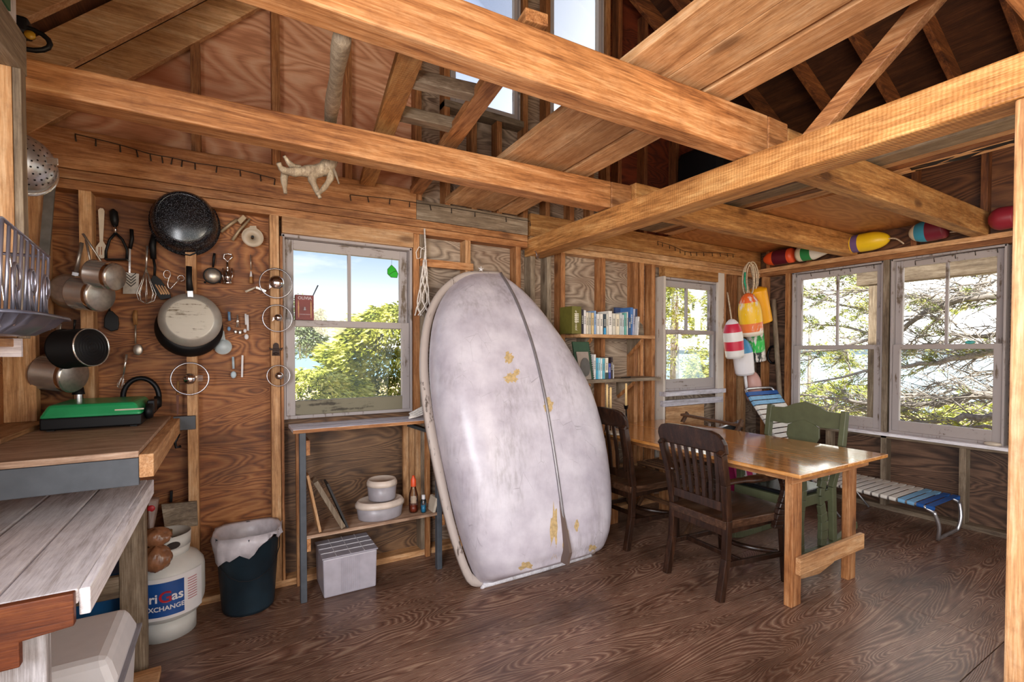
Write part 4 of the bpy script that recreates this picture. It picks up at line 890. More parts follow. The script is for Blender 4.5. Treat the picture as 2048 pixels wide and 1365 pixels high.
# ---------------------------------------------------------------- shelf table under the kitchen window
st=thing('shelf_table','slatted whitewashed shelf table with grey legs under the kitchen window','table',(.7,2.88,0))
for y0,y1 in ((2.755,2.832),(2.836,2.908),(2.912,2.985)): MB().box(.285+(2.755-y0)*-.0,1.20,y0,y1,.914,.932).build('slat',M['whitex'],st,bevel=.002)
MB().box(.285,1.2,2.752,2.757,.912,.930).build('edge_strip',M['woX'],st)
for x in (.315,1.09):
    MB().box(x,x+.032,2.745,2.785,0,.912).build('leg',M['grey'],st,bevel=.003)
    MB().box(x+.005,x+.035,2.955,2.985,0,.912).build('leg',M['woZ'],st,bevel=.003)
    MB().box(x+.033,x+.052,2.75,2.98,.79,.87).build('side_rail',M['woY'],st);MB().box(x+.033,x+.052,2.75,2.98,.27,.338).build('side_rail',M['woY'],st)
MB().box(.347,1.10,2.748,2.975,.339,.357).build('lower_shelf',M['worn'],st,bevel=.002)
MB().bar((.98,2.97,.88),(1.35,2.80,.74),.05,.02,(0,0,1)).build('brace',M['black'],st)
for i,x in enumerate((.96,1.0,1.04)): tbox(x,x+.036,3.0,3.03,.34,.90,'wpZ')
Zs=.358
def lean(name,label,p,q,w,t,mat,cat='board'):
    a,b_=WY(*p,2.80),WY(*q,2.80);a.z=Zs+t*.42
    return tag(MB().bar(b_,a,t,w,(0,1,0)).build(name,mat,bevel=.002),label,cat)
lean('board_offcut','thin pale board leaning at the left end of the lower shelf',(638,1064),(613,948),.10,.014,M['wpZ'])
lean('cutting_board','thick grey edged board leaning in the middle on the lower shelf',(683,1056),(628,960),.12,.026,M['wgZ'])
lean('slate_board','dark thin board leaning beside the plastic tubs',(692,1048),(652,964),.11,.012,plain('slate','#2c2a2a',.5))
tubm=plain('tub_plastic','#b4aeb4',.35,trans=.25);lidm=plain('tub_lid','#d8c8ba',.4)
def tub(label,c,r,h,sq=1):
    t=thing('food_tub',label,'food container',c);b=MB();b.lathe([(0,0),(r*.9,0),(r*.92,.006),(r,h)],c,n=36,sy=sq);b.build('body',tubm,t,solid=.002)
    b=MB();b.lathe([(r*1.02,h-.012),(r*1.05,h-.012),(r*1.05,h+.004),(r*.95,h+.022),(r*.9,h+.024),(r*.86,h+.02),(0,h+.02)],c,n=36,sy=sq);b.build('lid',lidm,t)
p=WZ(752,1030,Zs);c1=V((p.x+.015,2.86,Zs));tub('large oval plastic food tub with beige lid on the lower shelf',c1,.138,.083,.75)
tub('small round plastic food tub stacked on the large tub',c1+V((.012,0,.107)),.085,.095)
# bottles
def bottle(name,label,px,y,prof,mats,capm,fill=None):
    p=WY(*px,y);p.z=Zs;t=thing(name,label,'bottle',p);b=MB();b.lathe(prof,p,n=20);b.build('body',mats,t)
    if fill: b=MB();b.lathe(fill[0],p,n=20);b.build('liquid',fill[1],t)
    return t,p
clr=glassmat('clear_bottle',(.95,.92,.9),.2)
t,p=bottle('sauce_bottle','clear bottle with orange cap and red liquid on the lower shelf',(827,1010),2.83,[(.0,.001),(.026,.001),(.028,.01),(.028,.10),(.016,.15),(.012,.17)],clr,None,([(0,.003),(.026,.003),(.026,.045),(0,.045)],plain('sauce','#7a2c14',.3)))
b=MB();b.lathe([(.017,.16),(.017,.20),(.008,.215),(.008,.225),(0,.226)],p,n=18);b.build('cap',plain('orange_cap','#e2542a',.4),t)
b=MB();b.lathe([(.0285,.03),(.0285,.09)],p,n=16,a0=3.2,a1=5.0);b.build('label',M['cream'],t)
t,p=bottle('soap_bottle','small clear bottle of blue liquid at the right end of the shelf',(847,1025),2.79,[(0,.001),(.016,.001),(.018,.008),(.018,.075),(.01,.085)],glassmat('soap_clear',(.8,.84,.9),.2),None,([(0,.003),(.0165,.003),(.0165,.045),(0,.045)],plain('soap_blue','#2f8fae',.3)))
b=MB();b.lathe([(.011,.082),(.011,.108),(0,.11)],p,n=16);b.build('cap',M['whitep'],t)
p=WY(863,1010,2.80);tag(MB().hexa([(p.x-.01,p.y-.05,Zs),(p.x+.006,p.y-.05,Zs),(p.x+.006,p.y+.05,Zs),(p.x-.01,p.y+.05,Zs),(p.x+.012,p.y-.05,Zs+.085),(p.x+.028,p.y-.05,Zs+.085),(p.x+.028,p.y+.05,Zs+.085),(p.x+.012,p.y+.05,Zs+.085)]).build('notepad',M['cream'],bevel=.002),'small cream notepad leaning against the right shelf leg','notepad')
# translucent crate on the floor
cr_=thing('storage_crate','translucent ribbed plastic crate on the floor under the shelf','crate',(.57,2.85,0))
pm_=plain('crate_plastic','#c4bec8',.35,trans=.15,noise=.1)
b=MB();b.hexa([(.43,2.735,0),(.712,2.735,0),(.712,3.0,0),(.43,3.0,0),(.425,2.73,.215),(.717,2.73,.215),(.717,3.0,.215),(.425,3.0,.215)]);b.build('body',pm_,cr_,bevel=.008)
b=MB();b.box(.42,.722,2.725,3.0,.216,.224);b.build('lid',plain('crate_lid','#aaa6b2',.3,trans=.15),cr_,bevel=.003)
b=MB()
for i in range(1,4): b.box(.42+.0755*i-.0015,.42+.0755*i+.0015,2.73,3.0,.224,.2265)
for i in range(1,4): b.box(.425,.717,2.725+.07*i-.0015,2.725+.07*i+.0015,.224,.2265)
b.build('lid_grid',M['whitep'],cr_)
for i in range(10): x=.52+.011*i;MB().hexa([(x,2.731,.02),(x+.004,2.731,.02),(x+.004,2.736,.02),(x,2.736,.02),(x,2.727,.205),(x+.004,2.727,.205),(x+.004,2.732,.205),(x,2.732,.205)]).build('rib',pm_,cr_)
# rope hank on the slatted top
t=thing('rope_hank','hank of white cord lying on the right end of the slatted top','rope',WZ(815,832,.935))
for i in range(7):
    y=2.80+.022*i;P=[V((.93+.01*i,y,.945)),V((.98,y+.01,.95+.004*(i%3))),V((1.06,2.84+.015*i,.965+.012*(i%4))),V((1.16,2.80+.025*i,.955+.02*(i%3)))]
    MB().tube(P,.006,7).build('strand',M['ropew'],t)
# tin and knife on the meeting rail, glass leaf
tn=thing('tin_box','dark red printed tin with a knife handle on the window rail','tin',WY(606,645,3.0))
a=WY(590,590,3.005);c=WY(627,645,3.005);z0=1.53
b=MB();b.box(a.x,c.x,2.985,3.035,z0,a.z);b.build('body',plain('tin_red','#6e2c28',.45,.2,noise=.25),tn,bevel=.002)
gold=plain('tin_gold','#c89a6a',.4);cx=(a.x+c.x)/2;wd=c.x-a.x
for s in (-.34,.34): MB().lathe([(.002,0),(.0035,.03),(.005,.06),(.003,.075),(.004,.08),(.001,.10)],(cx+wd*s,2.984,z0+.012),n=8).build('pillar_motif',gold,tn)
text_mb('OLIVIA',.024,((cx,2.9845,a.z-.026),(1,0,0),(0,0,1),(0,-1,0)),.0004,bold=True).build('lettering',plain('tin_letter','#b9b0b4',.4),tn)
MB().lathe([(0,0),(.006,.0),(.008,.006),(.003,.012),(.006,.018),(0,.02)],(cx,2.984,z0+.055),n=10).build('crest_motif',bpy.data.materials['tin_letter'],tn)
for i in range(9): MB().box(cx-.035+.008*i,cx-.031+.008*i,2.984,2.985,z0+.030,z0+.034).build('small_print',bpy.data.materials['tin_letter'],tn)
tag(MB().tube(T([(622,600),(636,571)],3.01),[.005,.006],8,flat=.6).build('knife_handle',M['grey']),'grey knife handle sticking up from the red tin','knife')
c=WY(785,543,3.04);t=thing('glass_leaf','bright green glass leaf ornament hanging in the window pane','ornament',c)
gm=plain('green_glass','#35c832',.15,trans=.35);gm.node_tree.nodes['Principled BSDF'].inputs['Emission Strength'].default_value=0
MB().slab(T([(783,530),(791,538),(796,548),(794,556),(782,555),(775,548),(775,539)],3.035),(0,.006,0)).build('leaf',gm,t,bevel=.001)
MB().tube(T([(783,530),(791,538),(796,548),(794,556),(782,555),(775,548),(775,539)],3.034),.0016,5,closed=True).build('lead_edge',M['lead'],t);MB().tube(T([(777,551),(785,545),(793,542)],3.033),.0012,5).build('lead_vein',M['lead'],t);MB().tube(T([(783,530),(784,516)],3.036),.0008,4).build('thread',M['lead'],t)
# net bag
nb=thing('string_bag','white string net bag hanging between window and boat','net bag',WY(850,630,2.965))
MB().tube(T([(849,458),(851,500),(850,520)],2.975),[.006,.005,.010],8).build('cord',M['ropew'],nb)
MB().tube(T([(849,500),(838,494),(832,505),(834,518),(841,516),(842,500),(848,495)],2.97),.003,6).build('loop',M['ropew'],nb)
for k in range(10):
    a=2*PI*k/10;P=[]
    for i in range(9):
        f=i/8;r=.012+.052*f**1.2;tw=a+.8*math.sin(f*7+k*PI);p=WY(850+ (f*-4),520+f*112,2.955);P.append(p+V((r*math.cos(tw)*.85,r*.45*math.sin(tw),0)))
    MB().tube(P,.0035,6).build('strand',M['ropew'],nb)
# ---------------------------------------------------------------- the dinghy standing on its transom
def cr(P,n):
    out=[];P=[V(p) for p in P]
    for i in range(len(P)-1):
        a=P[max(i-1,0)];b_=P[i];c=P[i+1];d=P[min(i+2,len(P)-1)]
        for k in range(n):
            t=k/n;out.append(.5*((2*b_)+(c-a)*t+(2*a-5*b_+4*c-d)*t*t+(-a+3*b_-3*c+d)*t**3))
    out.append(P[-1]);return out
fy=lambda z:2.42+.2526*z
Lp=[(1.235,.004),(1.15,.05),(1.08,.279),(1.033,.554),(.993,.891),(.984,1.18),(1.012,1.419),(1.072,1.607),(1.178,1.758),(1.335,1.862),(1.50,1.885),(1.60,1.892)]
Rp=[(2.02,.004),(2.105,.03),(2.175,.30),(2.225,.58),(2.23,.86),(2.18,1.143),(2.06,1.40),(1.95,1.57),(1.85,1.70),(1.76,1.79),(1.69,1.85),(1.645,1.885)]
dep=[.27,.285,.325,.345,.345,.33,.29,.235,.17,.095,.035,.002]
cen=[1.64,1.64,1.64,1.637,1.635,1.635,1.63,1.62,1.61,1.605,1.61,1.622]
hz=[.205,.24,.33,.57,.89,1.17,1.42,1.60,1.74,1.83,1.872,1.89]
Lf=cr([(x,fy(z),z) for x,z in Lp],4);Rf=cr([(x,fy(z)+.02,z) for x,z in Rp],4)
K=cr([(cen[i],fy(hz[i])-dep[i],hz[i]-.25*dep[i]) for i in range(12)],4)
nb_=len(Lf);rows=[]
SEC=15
def sec(i,ins=.055):
    L=Lf[i];Rr=Rf[i];k=K[i];out=[]
    wl=(k-L);wr=(k-Rr)
    s=min(1,i/3.0+.0)
    for j in range(-SEC,SEC+1):
        t=j/SEC;e=abs(t);side=L if t<0 else Rr
        base=k.lerp(side,1)
        # superellipse section from keel (e=0) to sheer (e=1)
        a=e*PI/2;n_=3.3
        u=abs(math.sin(a))**(2/n_);d=abs(math.cos(a))**(2/n_)
        fu=1-ins/max(.05,(side-k).length)
        p=k+(side-k)*0
        flat_=V((side.x-k.x,0,0))*u*fu
        top=V((0,side.y-k.y,side.z-k.z))*(1-d)
        out.append(k+flat_+top)
    return out
for i in range(nb_): rows.append(sec(i))
hull=MB();hull.grid(rows,True)
# transom closing the stern
st_=rows[0];cL,cR=Lf[0],Rf[0]
tr=[p for p in st_];base=[V((p.x,fy(.005)+.0*p.x,.006)) for p in st_]
hull.grid([base,tr],True)
boat=thing('dinghy','white scuffed dinghy stood on end, keel facing the room','boat',(1.62,2.42,0))
def hullmat():
    m,nt,b=newmat('hull_gelcoat');L=nt.links.new;tc=N(nt,'ShaderNodeTexCoord')
    def nz(sc,mapsc=None,det=6.0,r=.6):
        n=N(nt,'ShaderNodeTexNoise',Scale=sc,Detail=det,Roughness=r)
        q=N(nt,'ShaderNodeMapping');q.inputs['Scale'].default_value=mapsc or (1,1,1);L(tc.outputs['Object'],q.inputs[0]);L(q.outputs[0],n.inputs['Vector']);return n.outputs[0]
    base=ramp(nt,[(.35,lin('#bab2bd')),(.65,lin('#dad4dc'))],nz(5))
    gr=ramp(nt,[(.48,(0,0,0)),(.7,(.75,.75,.75))],nz(2.2,(1.4,1,.9)))
    st=ramp(nt,[(.42,(.12,.12,.12)),(.64,(.75,.75,.75))],nz(6,(7,7,.5),8))
    mu=N(nt,'ShaderNodeMath',operation='MULTIPLY');L(gr.outputs[0],mu.inputs[0]);L(st.outputs[0],mu.inputs[1])
    m1=N(nt,'ShaderNodeMixRGB');L(mu.outputs[0],m1.inputs[0]);L(base.outputs[0],m1.inputs[1]);m1.inputs[2].default_value=(*lin('#6a5c5a'),1)
    sc=nz(9,(1,1,1),2)
    wv=N(nt,'ShaderNodeTexVoronoi',feature='DISTANCE_TO_EDGE',Scale=5.0);q=N(nt,'ShaderNodeMapping');q.inputs['Rotation'].default_value=(.3,.2,.5);q.inputs['Scale'].default_value=(3,3,.8);L(tc.outputs['Object'],q.inputs[0]);L(q.outputs[0],wv.inputs['Vector'])
    sr=ramp(nt,[(0,(.5,.5,.5)),(.006,(.3,.3,.3)),(.012,(0,0,0))],wv.outputs['Distance'])
    gs=ramp(nt,[(.5,(0,0,0)),(.62,(1,1,1))],nz(3.1,(1,1,1)));mm=N(nt,'ShaderNodeMath',operation='MULTIPLY');L(sr.outputs[0],mm.inputs[0]);L(gs.outputs[0],mm.inputs[1])
    m2=N(nt,'ShaderNodeMixRGB');L(mm.outputs[0],m2.inputs[0]);L(m1.outputs[0],m2.inputs[1]);m2.inputs[2].default_value=(*lin('#4a4044'),1)
    L(m2.outputs[0],b.inputs['Base Color']);b.inputs['Roughness'].default_value=.32;b.inputs['Specular IOR Level'].default_value=.5
    return m
M['hull']=hullmat()
hl=hull.build('hull',M['hull'],boat)
# rolled gunwale
full=Lf+list(reversed(Rf));b=MB()
rim=[]
n2=len(full)
cx_=V((1.62,2.65,.95))
prof=[]
for i,p in enumerate(full):
    o=(p-cx_);o.y=0;o.normalize()
    nrm=V((0,-1,.2526)).normalized()
    rim.append([p-o*.045-nrm*-.004,p-o*.012+nrm*.006,p+o*.004+nrm*.002,p+o*.006-nrm*.018,p-o*.004-nrm*.022])
b.grid(rim+[rim[0]],True);b.build('gunwale',painted('gunwale_paint','#b9aca4','#5a4c44',.4,.5,'Z',1.5),boat,solid=.004)
lip=MB();lip.tube([Lf[1]+V((.0,-.012,-.02)),V((1.235,2.405,.012)),V((1.6,2.40,.012)),V((2.02,2.415,.012)),Rf[1]+V((0,-.02,.0))],[.012,.014,.014,.014,.012],8,flat=1);lip.build('stern_lip',M['white'],boat)
# keel strip and skeg
kp=[k+V((0,-.006,0)) for k in K[2:]];b=MB();b.tube(kp,.009,8);b.build('keel_strip',plain('keel_metal','#8f8a8c',.35,.5),boat)
sk=MB();k0=K[2];ks=[K[i] for i in range(0,13)]
sk.add([k+V((s*.014,-.004+.01,0)) for k in ks for s in (-1,1)]+[k+V((s*.009,-.055*min(1,(12-i)/5),0)) for i,k in enumerate(ks) for s in (-1,1)],
  [f for i in range(12) for f in ((26+2*i,26+2*i+1,26+2*i+3,26+2*i+2),(2*i,26+2*i,26+2*i+2,2*i+2),(2*i+1,2*i+3,26+2*i+3,26+2*i+1))]+[(0,1,27,26)])
sk.build('skeg',painted('skeg_paint','#6a5850','#a88a64',.35,.5,'Z'),boat)
# bare patches where the gelcoat has flaked, raised film following the hull
flk=plain('bare_glassfibre','#c4a878',.7,noise=.25,nscale=60)
def surf(px,py):   # nearest hull point along the pixel ray
    best=None;d=ray(px,py)
    for r_ in rows:
        for p in r_:
            v=p-_c;t=v.dot(d)/d.dot(d);e=(v-d*t).length
            if best is None or e<best[0]: best=(e,p,t)
    return best
from mathutils.bvhtree import BVHTree
bm=bmesh.new();bm.from_mesh(hl.data);bvh=BVHTree.FromBMesh(bm);o0=ORG[boat.name]
def hit(px,py):
    d=ray(px,py).normalized();h=bvh.ray_cast(_c-o0,d);
    return (h[0]+o0,h[1]) if h[0] is not None else None
def patch(c,pts):
    P=[]
    for x,y in pts:
        h=hit(x,y)
        if h is None: continue
        n_=h[1] if h[1].dot(_c-h[0])>0 else -h[1];P.append(h[0]+n_*.0012)
    h=hit(*c)
    if h is None or len(P)<3: return
    n_=h[1] if h[1].dot(_c-h[0])>0 else -h[1];b=MB();m=len(P);b.add([h[0]+n_*.0022]+P,[(0,1+i,1+(i+1)%m) for i in range(m)]);b.build('bare_patch',flk,boat)
def blob(cx,cy,rx,ry,sd=0,n=22):
    rn=random.Random(sd);return [(cx+rx*(1+.35*rn.uniform(-1,1))*math.cos(2*PI*k/n),cy+ry*(1+.35*rn.uniform(-1,1))*math.sin(2*PI*k/n)) for k in range(n)]
for i,(cx,cy,rx,ry) in enumerate(((1018,716,8,11),(1022,756,13,11),(1033,745,6,6),(1097,812,9,14),(1108,1070,7,55),(1132,1090,6,28),(1153,1052,4,11),(1052,1135,12,13),(1184,1098,8,8))): patch((cx,cy),blob(cx,cy,rx,ry,i))
for i,(cx,cy,r_) in enumerate(((881,928,3.2),(885,956,3.6),(871,930,2),(875,958,2))): patch((cx,cy),blob(cx,cy,r_,r_,40+i,12))
for x,y in ((884,929),(888,957)):
    h=hit(x,y)
    if h: MB().ball(h[0]+V((0,-.003,0)),.009,10,6).build('bolt',ir,boat)
# sprig lying on the bow
c=WY(962,540,2.84);t=thing('shell_charm','small white star-shaped charm resting on the bow of the boat','charm',c)
for k in range(5): a=2*PI*k/5+.3;MB().tube([c,c+V((.018*math.cos(a),0,.006+.016*math.sin(a)))],[.004,.0025],6).build('arm',M['whitep'],t)
# ---------------------------------------------------------------- book shelves on the back wall
def shelf(label,x0,x1,y0,z,mat,br):
    s=thing('wall_shelf',label,'shelf',((x0+x1)/2,2.99,z-.026),'bracketed book shelves')
    MB().box(x0,x1,y0,2.995,z-.026,z).build('board',mat,s,bevel=.002)
    for x,col in br:
        MB().slab([(x,2.99,z-.027),(x,y0+.03,z-.027),(x,2.99,z-.16)],(.022,0,0)).build('bracket',col,s)
        MB().bar((x+.011,2.985,z-.165),(x+.011,y0+.025,z-.032),.03,.014,(1,0,0)).build('brace',M['woZ'],s)
    return s
S1=1.478;S2=1.135
shelf('upper of two wood shelves, carrying the long row of books',2.25,3.03,2.80,S1,M['wpX'],((2.36,M['wgZ']),(2.90,M['wgZ'])))
shelf('lower of two wood shelves, carrying the short row of books',2.20,3.07,2.77,S2,M['wgX'],((2.32,M['wgZ']),(2.78,M['wgZ'])))
BM={}
def bmat(h):
    if h not in BM: BM[h]=plain('book_cover_'+h[1:],h,.55,noise=.1,nscale=30)
    return BM[h]
page=plain('book_pages','#ddd2bc',.8)
def book(label,x0,x1,y0,dep,z,h,col,grp,lean_=0,band=None,title=None):
    o0=V(((x0+x1)/2,y0+dep/2,z));Mx=Matrix.Translation(o0)@Matrix.Rotation(lean_,4,'Y')@Matrix.Translation(-o0) if lean_ else None
    t_=.003;b=MB(Mx);b.box(x0,x0+t_,y0,y0+dep,z,z+h);b.box(x1-t_,x1,y0,y0+dep,z,z+h);b.box(x0,x1,y0-.001,y0+t_,z,z+h)
    o=b.build('book',bmat(col),bevel=.001);tag(o,label,'book',grp)
    pg=MB(Mx);pg.box(x0+t_,x1-t_,y0+t_,y0+dep-.004,z+.003,z+h-.004);pg.build('pages',page,o)
    if band:
        bb=MB(Mx);bb.box(x0-.0005,x1+.0005,y0-.002,y0,z+h*band[0],z+h*band[1]);bb.build('spine_label',bmat(band[2]),o)
    if title:
        c=V(((x0+x1)/2,y0-.0018,z+h*.5));text_mb(title,(x1-x0)*.55,(c,(0,0,1),(-1,0,0),(0,-1,0)),.0004,bold=True).build('spine_title',page,o)
    else:
        bb=MB(Mx);w_=(x1-x0)*.22
        for k in range(5): bb.box((x0+x1)/2-w_,(x0+x1)/2+w_,y0-.0016,y0,z+h*(.42+.07*k),z+h*(.46+.07*k))
        bb.build('spine_print',bmat('#6a665e' if sum(lin(col))>.9 else '#d8d4c4'),o)
    return o
yb=2.825
def bx(px): return WY(px,640,yb).x
up=[(1142,1161,.21,'#6a6428','thick olive green book with white lettering at the left end of the upper shelf'),
(1163,1167,.19,'#2a2430','thin dark book beside the thick olive one'),(1168,1172,.185,'#e4dcd8','tall thin white book third from the left, beside the thin dark book'),
(1172.5,1177,.17,'#d8cdb8','cream book with small print, left part of the upper row'),(1177.5,1182,.17,'#b8b2a4','grey-flecked book left of the buff one'),
(1183,1188,.168,'#d8bd8c','buff yellow book left of the pale blue one'),(1189,1192,.185,'#8fb0d8','slim pale blue book in the left half of the upper row'),
(1193.5,1199,.162,'#e2dcd4','white book just right of the slim pale blue one'),(1200,1206,.162,'#e6e0d4','wide white book at the centre left of the upper row'),
(1207.5,1212,.163,'#3a4650','dark spine with a bright blue foot in the middle of the row'),(1213,1216,.165,'#d8d2c4','slim cream book right of the dark blue-footed one'),
(1217,1224,.19,'#ece6dc','tallest white book in the middle of the upper row'),(1225,1231,.172,'#d6cfc0','off-white book right of the tallest white one'),
(1232,1239,.168,'#e8dcc2','wide cream book in the right half of the upper row'),(1240,1244,.178,'#c4ccca','pale grey book left of the teal one'),
(1245,1248,.165,'#d4d8d8','slim grey-white book touching the teal one'),(1249,1253,.182,'#6ab0a4','teal book in the right half of the upper row'),
(1254,1256,.19,'#e0dcd4','very thin white book right of the teal one'),(1257,1262,.145,'#3c5678','short dark blue book near the right end of the upper row')]
for a,c,h,col,lab in up:
    x0,x1=bx(a),bx(c)
    book(lab,x0,x1-.001,yb-(.01 if a<1160 else 0),.13 if a>1162 else .15,S1+.001,h*.97,col,'books on the upper shelf',0,(0,.32,'#3f98c8') if '3a4650'in col else None,None)
bk0=[o for o in COL.objects if o.get('label','').startswith('thick olive')][0]
c=V(((bx(1142)+bx(1161))/2,yb-.0125,S1+.1));text_mb('JOSH BINDERUP',.0205,(c,(0,0,1),(-1,0,0),(0,-1,0)),.0004,bold=True).build('spine_title',page,bk0)
for a,c,h,col,lab,le in ((1263,1268,.225,'#4a78b4','tall blue atlas leaning at the right end of the upper shelf',.04),(1269,1272,.215,'#b8b8cc','tall pale thin book at the far right of the upper shelf',.05),(1270,1273,.15,'#dcd8d4','short white booklet leaning at the far right of the upper shelf',.1)):
    x0,x1=bx(a),bx(c);book(lab,x0,x1,yb+(.02 if h>.2 else -.02),.14 if h>.2 else .03,S1+.001,h,col,'books on the upper shelf',le)
p=WY(1232,640,2.955);tag(MB().box(p.x,p.x+.25,2.962,2.985,S1+.001,S1+.232).build('picture_book',[bmat('#3a4a70')],bevel=.002),'large blue-edged picture book lying upright behind the right books','book')
p=WY(1195,640,2.96);tag(MB().box(p.x-.02,p.x+.13,2.964,2.984,S1+.001,S1+.188).build('grey_folder',[bmat('#7a7470')],bevel=.002),'grey folder standing behind the middle of the upper row','folder')
p=WY(1276,652,2.90);tag(MB().slab([(p.x-.02,2.88,S1+.001),(p.x+.055,2.88,S1+.001),(p.x+.04,2.88,S1+.09),(p.x-.0,2.88,S1+.12)],(0,.02,0)).build('stone_bookend',M['wgX'],bevel=.006),'grey stone bookend closing the right end of the upper row','bookend')
yb=2.80
lo=[(1188,1192,.175,'#dcd8d4','thin white notebook right of the spiral binder'),(1193,1196.5,.15,'#4aa8c8','slim turquoise book first of the blue group'),(1197,1201,.15,'#a8d8e4','pale aqua book second of the blue group'),(1201.5,1205,.145,'#dfe6e4','white-blue book third of the blue group'),(1205.5,1210,.145,'#5aaabc','mid turquoise book fourth of the blue group'),(1211,1217,.15,'#e4dcc8','cream book in the middle of the lower row'),(1218,1222,.11,'#4452a0','short royal blue book on the lower shelf'),(1222.5,1226,.155,'#3a2c2c','dark brown book at the right end of the lower row'),(1226.5,1228.5,.10,'#c8c4c0','small pale booklet at the right end of the lower row')]
for a,c,h,col,lab in lo: book(lab,bx(a),bx(c)-.001,yb,.13,S2+.001,h*1.08,col,'books on the lower shelf',0,(0,.3,'#3a4a48') if col=='#e4dcc8' else None)
sb=thing('spiral_binder','big dark green spiral-bound book leaning on the lower shelf','book',(2.33,2.85,S2));x0,x1=WY(1150,700,2.80).x,WY(1188,700,2.80).x
MB().hexa([(x0+.03,2.80,S2+.002),(x1,2.80,S2+.002),(x1,2.815,S2+.002),(x0+.03,2.815,S2+.002),(x0,2.83,S2+.285),(x1-.025,2.83,S2+.285),(x1-.025,2.845,S2+.285),(x0,2.845,S2+.285)]).build('cover',bmat('#2c4a34'),sb,bevel=.002)
b=MB()
for i in range(16): z=S2+.015+.0165*i;f=i/16;c=V((x1-.025*f,2.807+.03*f,z));b.tube([c+V((.008*math.cos(t),.011*math.sin(t),0)) for t in [2*PI*k/8 for k in range(8)]],.002,4,closed=True)
b.build('spiral',M['blackm'],sb)
o=MB().hexa([(x0+.045,2.785,S2+.002),(x1-.035,2.785,S2+.002),(x1-.035,2.797,S2+.002),(x0+.045,2.797,S2+.002),(x0+.02,2.808,S2+.21),(x1-.05,2.808,S2+.21),(x1-.05,2.818,S2+.21),(x0+.02,2.818,S2+.21)]).build('picture_card',bmat('#9a8c80'),bevel=.001);tag(o,'taupe hardback with oval picture leaning in front of the spiral binder','book')
MB().prism([(.045*math.cos(t),.07*math.sin(t)) for t in [2*PI*k/20 for k in range(20)]],((x0+.09,2.790,S2+.095),(1,0,0),(0,.08,1),(0,-1,0)),.002).build('oval_picture',bmat('#5c5854'),o)
for i,(px,l) in enumerate(((1252,.10),(1258,.08))):
    p=WY(px,756,2.80);tag(MB().tube([(p.x-l/2,2.80+.012*i,S2+.006),(p.x+l/2,2.805+.02*i,S2+.006)],.004,6).build('pen',M['blackm']),('dark pen lying on the lower shelf, nearer the edge','second dark pen lying behind the first on the lower shelf')[i],'pen')
# ---------------------------------------------------------------- dining table
TZ=.742
tb=thing('dining_table','long varnished plank dining table on plain wood trestle legs','table',(2.88,2.1,0))
M['oak']=wood('table_oak','#a8682c','#c88a4a','#dfae74','Y',k=.8,stain=.25,staincol='#9a5a24',rough=.16,knots=.2,bump=0)
M['oak'].node_tree.nodes['Principled BSDF'].inputs['Coat Weight'].default_value=.7;M['oak'].node_tree.nodes['Principled BSDF'].inputs['Coat Roughness'].default_value=.07
for x0,x1 in ((2.40,2.868),(2.871,3.335)): MB().box(x0,x1,1.285,2.975,TZ-.02,TZ).build('top_plank',M['oak'],tb,bevel=.003)
MB().box(2.47,3.28,1.36,1.385,TZ-.075,TZ-.02).build('apron',M['woX'],tb,bevel=.003)
MB().box(2.53,2.56,1.42,2.9,TZ-.075,TZ-.02).build('side_rail',M['woY'],tb);MB().box(3.17,3.2,1.42,2.9,TZ-.075,TZ-.02).build('side_rail',M['woY'],tb)
for x0,x1 in ((2.522,2.612),(3.118,3.198)):
    MB().box(x0,x1,1.387,1.43,0,TZ-.02).build('leg',M['woZ'],tb,bevel=.004);MB().box(x0,x1,2.78,2.83,0,TZ-.02).build('leg',M['woZ'],tb,bevel=.004)
MB().box(2.55,3.24,1.36,1.386,.175,.265).build('stretcher',M['wpX'],tb,bevel=.003);MB().box(2.55,3.24,2.83,2.855,.175,.265).build('stretcher',M['wpX'],tb,bevel=.003)
b=MB();b.slab([(2.62,1.44,.13),(2.72,1.44,.085),(2.9,1.44,.07),(3.06,1.44,.10),(3.115,1.44,.14),(3.115,1.44,.19),(2.62,1.44,.19)],(0,.03,0));b.build('lower_brace',M['wpX'],tb,bevel=.004)
b=MB();c=V((2.955,1.435,.16));b.lathe([(0,0),(.016,0),(.018,.008),(.01,.014),(0,.015)],c,(0,-1,0),12);b.build('bolt',M['blackm'],tb)
# candle holder
chx=thing('candle_holder','wrought iron candle holder with pale candles on the far table end','candle holder',(2.78,2.72,TZ))
cy=2.72;cups=[]
for px,top,bot in ((1214,770,818),(1221,776,822),(1252,768,812)):
    p=WY(px,bot,cy);q=WY(px,top,cy)
    cups.append(p);MB().lathe([(0,0),(.0095,0),(.0085,q.z-p.z),(0,q.z-p.z+.006)],p,n=14).build('candle',plain('candle_wax','#e8c488',.45) if px==1214 else bpy.data.materials['candle_wax'],chx)
    b=MB();b.lathe([(.004,-.03),(.013,-.02),(.015,.0),(.02,.002)],p,n=14);b.build('cup',M['blackm'],chx,solid=.002)
b=MB();b.tube([cups[0]+V((0,0,-.03)),V((cups[0].x+.03,cy-.02,TZ+.05)),V(((cups[0].x+cups[2].x)/2,cy-.03,TZ+.02)),V((cups[2].x-.02,cy-.02,TZ+.045)),cups[2]+V((0,0,-.03))],.004,6);b.build('arm',M['blackm'],chx)
for p,e in ((cups[0],-.02),(cups[2],.02),(cups[1],.0)): b=MB();b.tube([p+V((0,0,-.02)),V((p.x+e,cy+.0,TZ+.003))],.004,6);b.build('leg',M['blackm'],chx)
p=V((cups[0].x-.01,cy-.01,TZ));tag(MB().lathe([(0,.004),(.055,.004),(.07,.018)],(p.x-.01,2.60,TZ),n=24).build('dish',M['cream'],solid=.003),'small cream dish on the far end of the table by the candles','dish')
